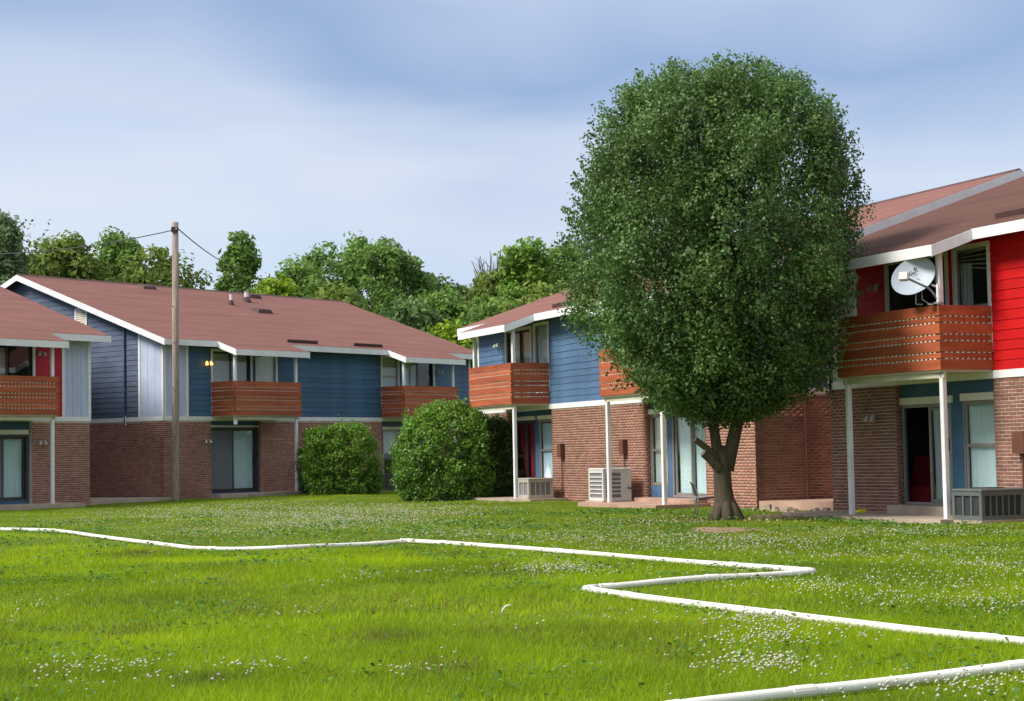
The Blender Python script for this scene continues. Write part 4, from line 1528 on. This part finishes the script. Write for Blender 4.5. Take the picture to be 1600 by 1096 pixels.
# ------------------------------------------------------------------ satellite dish
def dish():
    # reflector on the balcony corner of the red building
    c = bpt(D, 2.02 + WDW - .42, -BP - .22, 4.42)
    mount = bpt(D, 2.02 + WDW - .06, -BP + .04, 3.88)
    nrm = Vector((-.42, -.86, .30)).normalized()
    o = empty('satellite_dish', mount)
    tag(o, 'pale satellite dish mounted at the corner of the cedar balcony rail', 'satellite dish')
    # frame: u = long axis (tilted), v = short axis
    xa = Vector((0, 0, 1)).cross(nrm).normalized()
    za = nrm.cross(xa).normalized()
    ang_ = math.radians(32)
    u_ = xa * math.cos(ang_) + za * math.sin(ang_)
    v_ = -xa * math.sin(ang_) + za * math.cos(ang_)
    a_, b_ = .42, .345
    nr, na = 7, 40
    front, back = [], []
    for i in range(nr + 1):
        r_ = i / nr
        for k in range(na):
            t_ = 2 * math.pi * k / na
            p = c + u_ * a_ * r_ * math.cos(t_) + v_ * b_ * r_ * math.sin(t_) + nrm * (.075 * r_ * r_ - .075)
            front.append(p - mount)
            back.append(p - mount - nrm * .014)
    fs = []
    for i in range(nr):
        for k in range(na):
            fs.append((i * na + k, i * na + (k + 1) % na, (i + 1) * na + (k + 1) % na, (i + 1) * na + k))
    q = MB()
    q.add(front, fs)
    ref = q.build('reflector', MT['dish'], o, smooth=True)
    q = MB()
    q.add(back, [tuple(reversed(f)) for f in fs])
    nb_ = len(q.v)
    q.add([front[nr * na + k] for k in range(na)] + [back[nr * na + k] for k in range(na)], [(k, (k + 1) % na, na + (k + 1) % na, na + k) for k in range(na)])
    q.build('reflector_back', MT['dishback'], o, smooth=True)

    # printed mark on the face: slanted script strokes over a fainter second line
    def on(fx_, fy_):
        # fx along text direction, fy upward, in metres from the reflector centre
        tx = xa * math.cos(math.radians(24)) + za * math.sin(math.radians(24))
        ty = -xa * math.sin(math.radians(24)) + za * math.cos(math.radians(24))
        d_ = tx * fx_ + ty * fy_
        rr_ = (d_.dot(u_) / a_) ** 2 + (d_.dot(v_) / b_) ** 2
        return c + d_ + nrm * (.075 * rr_ - .075 + .004) - mount
    L1 = [[(-.06, .10), (-.075, .085), (-.07, .065), (-.05, .06), (-.045, .085), (-.035, .13)], [(-.045, .085), (-.03, .06)],
          [(-.012, .10), (-.018, .062)], [(-.008, .125), (-.006, .13)],
          [(.012, .10), (.005, .062), (.022, .06), (.034, .10), (.04, .062)],
          [(.06, .062), (.075, .15)], [(.05, .14), (.075, .162), (.105, .15), (.105, .125), (.075, .11)], [(.078, .11), (.10, .085), (.118, .066)]]
    L2 = [[(.0, .035), (-.01, .02), (.0, .005)], [(.03, .03), (.025, .008), (.042, .01), (.046, .03)], [(.07, .045), (.066, .01)], [(.06, .03), (.082, .034)]]
    q = MB()
    for st_, w in [(s_, .0062) for s_ in L1] + [(s_, .0035) for s_ in L2]:
        for (p, r_) in zip(st_[:-1], st_[1:]):
            A_, B_ = on(*p), on(*r_)
            dd = (B_ - A_)
            if dd.length < 1e-5: continue
            dd.normalize()
            sd_ = dd.cross(nrm).normalized() * w
            A_, B_ = A_ - dd * w * .6, B_ + dd * w * .6
            q.quad(A_ - sd_, B_ - sd_, B_ + sd_, A_ + sd_)
    q.build('printed_mark', MT['ink'], ref)
    # arm and feed
    feed = c - u_ * .10 - v_ * .14 + nrm * .40 - xa * .06
    base = c - v_ * (b_ + .02) + u_ * .10 - nrm * .04
    low = mount + Vector((0, 0, .06))
    MB().tube([low - mount, base.lerp(low, .45) + Vector((0, 0, .03)) - mount, base - mount + nrm * .06, feed - mount], .022, 8).build('feed_arm', MT['dishback'], o, smooth=True)
    fb = MB()
    e1_, e2_, e3_ = xa * .075, za * .07, nrm * .055
    fb.hexa([feed - mount + p for p in (-e1_ - e2_ - e3_, e1_ - e2_ - e3_, e1_ - e2_ + e3_, -e1_ - e2_ + e3_, -e1_ + e2_ - e3_, e1_ + e2_ - e3_, e1_ + e2_ + e3_, -e1_ + e2_ + e3_)])
    fb.build('feed_horn', MT['acwhite'], o)
    MB().tube([feed - nrm * .05 - mount, feed - nrm * .11 - mount], [.04, .05], 10).build('feed_cap', MT['dishback'], o)
    MB().tube([Vector((0, 0, -.02)), Vector((0, 0, .36))], .028, 10).build('mast', MT['white'], o)
    MB().tube([Vector((0, 0, .30)), c - nrm * .10 - mount], .024, 8).build('mast_neck', MT['dishback'], o)
    MB().tube([Vector((-.14, -.02, -.02)), Vector((-.14, -.02, .005))], .06, 10).build('foot_plate', MT['metal'], o)
    MB().tube([Vector((0, 0, .0)), Vector((0, 0, .03))], .09, 12).build('foot_plate', MT['metal'], o)
    for k, p in enumerate((c - v_ * .30 - u_ * .12, c - v_ * .28 + u_ * .02)):
        pp = p - nrm * .02 - mount
        MB().tube([pp, pp + Vector((0, .02, -.22)), Vector((-.28 + k * .12, .0, .0))], .007, 5).build('stay_wire', MT['metal'], o)
    return o


dish()

# ------------------------------------------------------------------ climbing vine on the red building's corner
vn = empty('climbing_vine', bpt(D, .05, -.05, 2.45))
tag(vn, 'sparse dark vine climbing the pale corner trim left of the cedar rail', 'vine')
pts = [Vector((.02 * math.sin(i * 1.3), -.03 - .01 * (i % 2), i * .13)) for i in range(15)]
MB().tube(pts, .014, 6).build('stem', MT['bark'], vn)
Pv = np.array([[p.x, p.y, p.z] for p in pts])
Pv = np.repeat(Pv, 16, 0) + NR.normal(size=(len(Pv) * 16, 3)) * np.array([.07, .035, .06])
Vv, Fv = leaves(Pv, sph(len(Pv)), NR.uniform(.05, .09, len(Pv)), .7)
link('foliage', np_mesh('foliage', Vv, Fv, MT['vine'], NR.random(len(Pv))), vn)

# ------------------------------------------------------------------ chairs and small things
ch = empty('patio_chair', (3.86, 35.1, float(H(3.86, 35.1))))
tag(ch, 'thin metal patio chair half hidden behind the trunk of the large tree', 'chair')
for yy in (-.22, .22):
    MB().tube([(-.23, yy, 0), (-.17, yy, .38), (-.20, yy, .55), (-.26, yy, .70), (-.30, yy, .74)], .014, 7).build('back_leg', MT['metal'], ch, smooth=True)
    MB().tube([(-.17, yy, .38), (.28, yy, .43)], .014, 7).build('seat_rail', MT['black'], ch)
    MB().tube([(.28, yy, .43), (.31, yy, 0)], .014, 7).build('front_leg', MT['metal'], ch)
MB().hexa([(-.16, -.21, .385), (.27, -.21, .43), (.27, .21, .43), (-.16, .21, .385), (-.16, -.21, .40), (.27, -.21, .445), (.27, .21, .445), (-.16, .21, .40)]).build('seat', MT['black'], ch)
MB().hexa([(-.195, -.205, .45), (-.185, -.205, .45), (-.185, .205, .45), (-.195, .205, .45), (-.295, -.205, .73), (-.285, -.205, .735), (-.285, .205, .735), (-.295, .205, .73)]).build('backrest', MT['black'], ch)

rc = empty('armchair', bpt(D, 1.75, .95, .06), D.rotation_euler.z + .5)
tag(rc, 'dark red armchair standing inside the open sliding door', 'chair')
MB().bevbox(-.34, .34, -.32, .30, .12, .44, .05).build('seat', MT['chairred'], rc)
MB().hexa([(-.34, .20, .44), (.34, .20, .44), (.34, .34, .44), (-.34, .34, .44), (-.30, .36, 1.05), (.30, .36, 1.05), (.30, .46, 1.03), (-.30, .46, 1.03)]).build('backrest', MT['chairred'], rc)
for sgn in (-1, 1):
    MB().bevbox(*sorted((sgn * .345, sgn * .44)), -.32, .28, .12, .62, .03).build('armrest', MT['chairred'], rc)
for a_ in (-.3, .3):
    for b_ in (-.28, .25): MB().box(a_ - .025, a_ + .025, b_ - .025, b_ + .025, 0, .12).build('leg', MT['black'], rc)

ys_ = MB()
yv = [(.14 * math.cos(t_) * (1 + .15 * math.sin(3 * t_)), .07 * math.sin(t_), .0) for t_ in [2 * math.pi * i / 12 for i in range(12)]]
yu = [(x * .65 + .03, y * .6, .05 + .02 * math.sin(i)) for i, (x, y, z) in enumerate(yv)]
ys_.add(yv + yu, [tuple(range(12, 24)), tuple(reversed(range(12)))] + [(i, (i + 1) % 12, 12 + (i + 1) % 12, 12 + i) for i in range(12)])
yo = ys_.build('plastic_scrap', MT['yellow'], loc=bpt(D, 1.42, -.35, .003), smooth=False)
tag(yo, 'crumpled yellow plastic scrap lying on the patio by the brick wall', 'litter')

ORD = ['first', 'second', 'third', 'fourth', 'fifth', 'sixth', 'seventh', 'eighth', 'ninth']
for k in range(9):
    p = bpt(Cb, LC + .4 + k * .33 + R.uniform(-.1, .1), -.15 + R.uniform(-.25, .15) + (.1 if k > 5 else 0), 0)
    q = MB()
    w = R.uniform(.06, .17)
    ring = [(w * R.uniform(.7, 1.2) * math.cos(t_), w * R.uniform(.6, 1.1) * math.sin(t_), -.02) for t_ in [2 * math.pi * i / 7 for i in range(7)]]
    top_ = [(x * .7, y * .7, w * R.uniform(.5, .8)) for x, y, z in ring]
    q.add(ring + top_, [tuple(range(7, 14))] + [(i, (i + 1) % 7, 7 + (i + 1) % 7, 7 + i) for i in range(7)])
    o = q.build('concrete_chunk', MT['rock'], loc=(p.x, p.y, float(H(p.x, p.y))))
    tag(o, ORD[k] + ' broken concrete chunk from the left along the breezeway edge', 'rubble', 'rubble at the breezeway edge')

# ------------------------------------------------------------------ white pipes on the grass
PR = .033
RUN = [(-14.5, 38.5), (-10.43, 35.2), (-9.35, 34.08), (-8.56, 33.0), (-6.91, 30.02), (-5.75, 27.63), (-4.87, 26.16), (-4.31, 25.71), (-3.63, 25.6), (-3.19, 25.8), (-2.42, 26.47), (-1.66, 26.93),
       (-1.0, 25.84), (-0.42, 24.77), (0.47, 23.43), (1.26, 22.17), (1.94, 20.8), (2.55, 19.69), (3.18, 18.61), (2.6, 18.25), (1.91, 17.79), (1.23, 17.36), (0.67, 17.01),
       (0.95, 16.15), (1.42, 15.15), (1.86, 14.4), (2.27, 13.71), (2.64, 13.06), (2.97, 12.43), (3.4, 11.73), (4.5, 9.95)]
NEAR = [(0.0, 8.55), (0.92, 9.15), (1.15, 9.27), (1.49, 9.5), (1.9, 9.78), (2.36, 10.03), (2.96, 10.3), (4.4, 10.95)]


def pz(x, y):
    return float(H(x, y)) + PR + .004


def dense(pl, k=4):
    out_ = []
    for (a, b) in zip(pl[:-1], pl[1:]):
        for i in range(k):
            u_ = i / k
            out_.append((a[0] + (b[0] - a[0]) * u_, a[1] + (b[1] - a[1]) * u_))
    out_.append(pl[-1])
    return out_


def smooth_line(pl):
    # Chaikin, keeping ends
    for _ in range(2):
        o_ = [pl[0]]
        for a, b in zip(pl[:-1], pl[1:]):
            o_ += [(a[0] * .75 + b[0] * .25, a[1] * .75 + b[1] * .25), (a[0] * .25 + b[0] * .75, a[1] * .25 + b[1] * .75)]
        o_.append(pl[-1])
        pl = o_
    return pl


def pipe_run(parts, label, elbows, name='drain_pipe'):
    o = empty(name, (parts[0][0][0], parts[0][0][1], 0))
    tag(o, label, 'pipe', 'white pipes on the lawn')
    L0 = o.location
    for pl in parts:
        pl = smooth_line(pl)
        pts_ = [Vector((x, y, pz(x, y))) - L0 for x, y in pl]
        MB().tube(pts_, PR, 14).build('pipe_section', MT['pvc'], o, smooth=True)
        # couplings
        for fr in (.18, .46, .80):
            i = int(len(pts_) * fr)
            d_ = (pts_[min(i + 1, len(pts_) - 1)] - pts_[i - 1]).normalized()
            MB().tube([pts_[i] - d_ * .09, pts_[i] - d_ * .08, pts_[i] + d_ * .08, pts_[i] + d_ * .09], [PR * 1.03, PR * 1.14, PR * 1.14, PR * 1.03], 14).build('coupling', MT['pvc'], o, smooth=False)
    for (x, y), (ax, ay), (bx, by) in elbows:
        p = Vector((x, y, pz(x, y))) - L0
        da = Vector((ax - x, ay - y, 0)).normalized() * .14
        db = Vector((bx - x, by - y, 0)).normalized() * .14
        MB().tube([p + da, p + da * .45 + db * .08, p + da * .15 + db * .15, p + da * .08 + db * .45, p + db], PR * 1.12, 14).build('elbow', MT['pvc'], o, smooth=True)
    return o


pipe_run([RUN[0:7], RUN[6:12], RUN[11:19], RUN[18:23], RUN[22:]], 'long white pipe zigzagging across the whole lawn with two sharp bends',
         [(RUN[11], RUN[10], RUN[12]), (RUN[18], RUN[17], RUN[19]), (RUN[22], RUN[21], RUN[23])])
pipe_run([NEAR], 'short white pipe crossing the bottom right corner nearest the viewer', [])

# ------------------------------------------------------------------ grass
SEG = [(a, b) for pl in (RUN, NEAR) for a, b in zip(pl[:-1], pl[1:])]


def pipe_dist(x, y):
    d = np.full(len(x), 9.0)
    for (a, b) in SEG:
        ax, ay, bx, by = *a, *b
        L2 = (bx - ax) ** 2 + (by - ay) ** 2
        u_ = np.clip(((x - ax) * (bx - ax) + (y - ay) * (by - ay)) / L2, 0, 1)
        d = np.minimum(d, np.hypot(x - ax - u_ * (bx - ax), y - ay - u_ * (by - ay)))
    return d


def loc_in(b, x, y):
    a = b.rotation_euler.z
    dx, dy = x - b.location.x, y - b.location.y
    return dx * math.cos(a) + dy * math.sin(a), -dx * math.sin(a) + dy * math.cos(a)


def free(x, y):
    ok = np.ones(len(x), bool)
    for b, x0_, x1_, sl in ((A, -LA, 3.4, [(-6, -1.3, -1.6)]), (B, 0, LB, [(1.75, 5.8, -1.4), (10.4, 14.2, -1.5)]),
                            (Cb, 0, LC + 3.3, [(1.45, 6.3, -1.45), (10.0, 14.2, -1.55)]), (D, 0, LD, [(.2, 5.35, -1.6)])):
        lx, ly = loc_in(b, x, y)
        ok &= ~((lx > x0_) & (lx < x1_) & (ly > -.08))
        for (s0, s1, sy) in sl:
            ok &= ~((lx > s0) & (lx < s1) & (ly > sy))
    for (cx_, cy_, rx_, ry_, k) in SOIL:
        q_ = ((x - cx_) / rx_) ** 2 + ((y - cy_) / ry_) ** 2
        ok &= NR.random(len(x)) < np.clip((q_ - (.25 if k == 0 else .2)) * 2.2 + (.0 if k == 0 else .30), 0, 1)
    ok &= np.hypot(x - 4.08, y - 33.6) > .36
    return ok


def vnoise(x, y, s, seed):
    """smooth value noise"""
    r2 = np.random.default_rng(seed)
    g_ = r2.random((64, 64))
    u_, v_ = x / s, y / s
    i, j = np.floor(u_).astype(int), np.floor(v_).astype(int)
    fu, fv = u_ - i, v_ - j
    fu, fv = fu * fu * (3 - 2 * fu), fv * fv * (3 - 2 * fv)
    G = lambda a, b: g_[a % 64, b % 64]
    return (G(i, j) * (1 - fu) + G(i + 1, j) * fu) * (1 - fv) + (G(i, j + 1) * (1 - fu) + G(i + 1, j + 1) * fu) * fv


def patchy(x, y):
    return .5 * vnoise(x, y, 1.6, 1) + .3 * vnoise(x, y, .7, 2) + .2 * vnoise(x, y, .3, 3)


def inner(x, y):
    """1 on the near (viewer) side of the zigzag pipe, where the turf is brighter and longer"""
    edge = np.interp(x, [-12, -8.75, -5.86, -4.33, -1.68, .5, 3.3], [37, 33.7, 28.2, 25.9, 27.6, 23.9, 19.0])
    return sstep(.3, -.3, (y - edge))


DRY = [(-.99, 12.9, .35, .5), (-.49, 11.1, .35, .35), (-1.88, 10.7, .3, .3), (-5.36, 24.85, .5, .9), (-3.1, 14.0, .3, .5), (-.2, 21, .2, .5), (2.9, 33.5, 2.0, 1.6)]


def blades(y0_, y1_, dens, w, h, spreadx, n_cap):
    area = spreadx * (y1_ ** 2 - y0_ ** 2)
    n = int(min(area * dens, n_cap))
    yy = np.sqrt(NR.uniform(y0_ ** 2, y1_ ** 2, n))
    xx = yy * NR.uniform(-spreadx, spreadx, n)
    ok = free(xx, yy)
    pd = pipe_dist(xx, yy)
    ok &= pd > PR - .004
    xx, yy, pd = xx[ok], yy[ok], pd[ok]
    n = len(xx)
    pt = patchy(xx, yy)
    inn = inner(xx, yy)
    hh = h * NR.uniform(.5, 1.25, n) * (.45 + 1.1 * pt) * (.8 + .35 * inn)
    hh *= np.clip(.75 + (pd - PR) * 1.5, .75, 1)
    ww = w * NR.uniform(.6, 1.3, n)
    a = NR.uniform(0, 2 * math.pi, n)
    zz = H(xx, yy) - .015
    lean = NR.normal(size=(n, 2)) * hh[:, None] * .45
    V_ = np.empty((n, 3, 3))
    V_[:, 0] = np.stack([xx - np.cos(a) * ww / 2, yy - np.sin(a) * ww / 2, zz], -1)
    V_[:, 1] = np.stack([xx + np.cos(a) * ww / 2, yy + np.sin(a) * ww / 2, zz], -1)
    V_[:, 2] = np.stack([xx + lean[:, 0], yy + lean[:, 1], zz + hh], -1)
    tone_ = np.clip(.24 + .42 * (1 - vnoise(xx, yy, 2.3, 7)) * .9 + .22 * inn + .28 * (NR.random(n) - .5) + .18 * (pt - .5), 0, 1)
    dryp = np.zeros(n)
    for (cx_, cy_, rx_, ry_) in DRY:
        dryp = np.maximum(dryp, .85 * np.exp(-(((xx - cx_) / rx_) ** 2 + ((yy - cy_) / ry_) ** 2) * 1.3))
    dryp = np.maximum(dryp, .3 * sstep(.66, .86, vnoise(xx, yy, 1.1, 21)) + .04)
    isd = NR.random(n) < dryp
    tone_ = np.where(isd, NR.uniform(.0, .13, n), .14 + .86 * tone_)
    return V_.reshape(-1, 3), tone_


VB, TB = [], []
for args in ((7.0, 14, 2600, .008, .062, .52, 330000), (14, 26, 900, .014, .060, .44, 300000), (26, 64, 210, .026, .046, .41, 330000)):
    v_, t_ = blades(*args)
    VB.append(v_)
    TB.append(t_)
VB, TB = np.concatenate(VB), np.concatenate(TB)
MT['grass'] = leaf_mat('grass_blade', (.110, .230, .008), (.365, .535, .011), .50, .6, .25, posvar=.26, pscale=.42, warm=(1.35, 1.22, .9), dry=(.26, .20, .08))
gr = link('grass', np_mesh('grass', VB, np.arange(len(VB)).reshape(-1, 3), MT['grass'], TB), kind='stuff')

# clover flowers
FL = [(0.54,19.89,0.55,0.96,420),(-0.64,19.99,0.44,0.64,40),(-1.72,18.97,0.28,0.58,24),(-1.99,17.97,0.17,0.35,10),(-4.50,16.62,0.28,0.89,26),(-3.82,18.85,0.28,0.57,14),(-4.25,14.72,0.16,0.34,8),(-2.84,11.10,0.29,0.46,40),(-2.52,10.93,0.16,0.38,22),(-2.38,11.23,0.12,0.20,12),(-1.67,11.12,0.25,0.33,32),(-1.97,10.56,0.35,0.29,14),(-2.55,10.08,0.22,0.22,12),(-0.63,10.81,0.20,0.25,18),(1.88,13.4,0.34,0.6,300),(1.68,12.02,0.32,0.5,170),(1.51,10.81,0.29,0.40,190),(2.35,12.31,0.18,0.49,30),(2.37,9.68,0.50,0.45,170),(4.67,21.40,1.90,1.73,520),(4.29,16.86,0.81,1.38,330),(5.23,18.90,0.42,1.15,260),(2.19,17.38,0.77,0.97,140),(2.27,25.26,1.40,1.73,500),(3.31,24.05,0.98,1.56,380),(2.97,16.40,0.42,1.01,160),(3.25,14.96,0.61,0.72,160),(3.90,14.51,0.38,0.79,150),(4.31,26.38,2.93,1.50,500),(0.44,26.86,1.49,1.76,420),(-1.12,28.91,0.96,1.58,200),(0.79,22.90,1.02,0.71,120),(-4.39,36.66,2.44,7.55,2600),(-7.78,44.50,2.63,7.70,1500),(-9.42,39.05,1.73,4.16,160),(-2.69,39.54,2.19,6.95,1300),(2.29,31.99,1.18,3.34,260),(6.31,26.62,1.38,1.92,300),(-1.84,14.81,0.33,0.47,22),(-1.39,19.18,0.43,0.49,14),(0.97,13.72,0.46,0.50,20),(0.20,13.37,0.59,0.58,14),(2.62,18.14,0.40,0.71,60),(5.6,22,1.2,6,300),(0,24,7,14,160)]
FP = []
for (cx_, cy_, rx_, ry_, n) in FL:
    d_ = NR.normal(size=(n, 2)) * .62
    FP.append(np.stack([cx_ + d_[:, 0] * rx_, cy_ + d_[:, 1] * ry_], -1))
FP = np.concatenate(FP)
FP = FP[(NR.random(len(FP)) < .68) | (FP[:, 1] > 30) | (FP[:, 1] < 13)]
FP = FP[(FP[:, 1] > 8) & (FP[:, 1] < 54)]
ok = free(FP[:, 0], FP[:, 1]) & (pipe_dist(FP[:, 0], FP[:, 1]) > .07)
FP = FP[ok]
n = len(FP)
fz = H(FP[:, 0], FP[:, 1]) + NR.uniform(.035, .085, n)
rf = NR.uniform(.008, .0125, n) * (1 + np.clip(FP[:, 1] - 14, 0, 30) * .012)
octa = np.array([(1, 0, 0), (0, 1, 0), (-1, 0, 0), (0, -1, 0), (0, 0, .8), (0, 0, -.8)], float)
ctr = np.stack([FP[:, 0], FP[:, 1], fz], -1)
VF = (ctr[:, None] + octa[None] * rf[:, None, None] * NR.uniform(.75, 1.25, (n, 6, 1))).reshape(-1, 3)
of = np.array([(0, 1, 4), (1, 2, 4), (2, 3, 4), (3, 0, 4), (1, 0, 5), (2, 1, 5), (3, 2, 5), (0, 3, 5)])
FF = (np.arange(n)[:, None, None] * 6 + of[None]).reshape(-1, 3)
link('clover_flowers', np_mesh('clover_flowers', VF, FF, MT['flower'], np.repeat(NR.random(n), 8), smooth=True), kind='stuff')

# low clover leaves and broad weeds between the blades
ncl = 60000
yw = np.sqrt(NR.uniform(8 ** 2, 40 ** 2, ncl))
xw = yw * NR.uniform(-.37, .37, ncl)
pw_ = sstep(.50, .66, vnoise(xw, yw, .9, 31) * .6 + vnoise(xw, yw, .35, 32) * .4)
okw = (NR.random(ncl) < pw_) & free(xw, yw) & (pipe_dist(xw, yw) > .05)
xw, yw = xw[okw], yw[okw]
Pw = np.stack([xw, yw, H(xw, yw) + NR.uniform(.025, .065, len(xw))], -1)
Vw, Fw = leaves(Pw, unit(NR.normal(size=Pw.shape) * .35 + np.array([0, 0, 1.])), NR.uniform(.025, .05, len(Pw)) * (1 + np.clip(yw - 14, 0, 30) * .03), .85)
MT['clover'] = leaf_mat('clover_leaf', (.055, .135, .020), (.170, .330, .050), .35, .6, .25)
link('clover_leaves', np_mesh('clover_leaves', Vw, Fw, MT['clover'], NR.random(len(Pw))), kind='stuff')

# fallen litter under the tree: a few pale leaves
MT['litter'] = leaf_mat('fallen_leaf', (.28, .20, .10), (.50, .42, .28), .2, .8, .1)
nl = 260
lx_, ly_ = NR.normal(4.9, 1.5, nl), NR.normal(34.2, 1.3, nl)
okl = free(lx_, ly_)
lx_, ly_ = lx_[okl], ly_[okl]
Pl = np.stack([lx_, ly_, H(lx_, ly_) + .02], -1)
Vl, Fl = leaves(Pl, unit(NR.normal(size=Pl.shape) * .4 + np.array([0, 0, 1.])), NR.uniform(.05, .09, len(Pl)))
link('fallen_leaves', np_mesh('fallen_leaves', Vl, Fl, MT['litter'], NR.random(len(Pl))), kind='stuff')

# a stray white tube end poking out of the turf
st_ = MB().tube([(-.13, 14.6, .0), (-.12, 14.59, .05), (-.09, 14.58, .085), (-.05, 14.58, .092)], .008, 8).build('tube_end', MT['pvc'], smooth=True)
tag(st_, 'short bent white tube end sticking up from the near lawn', 'pipe')
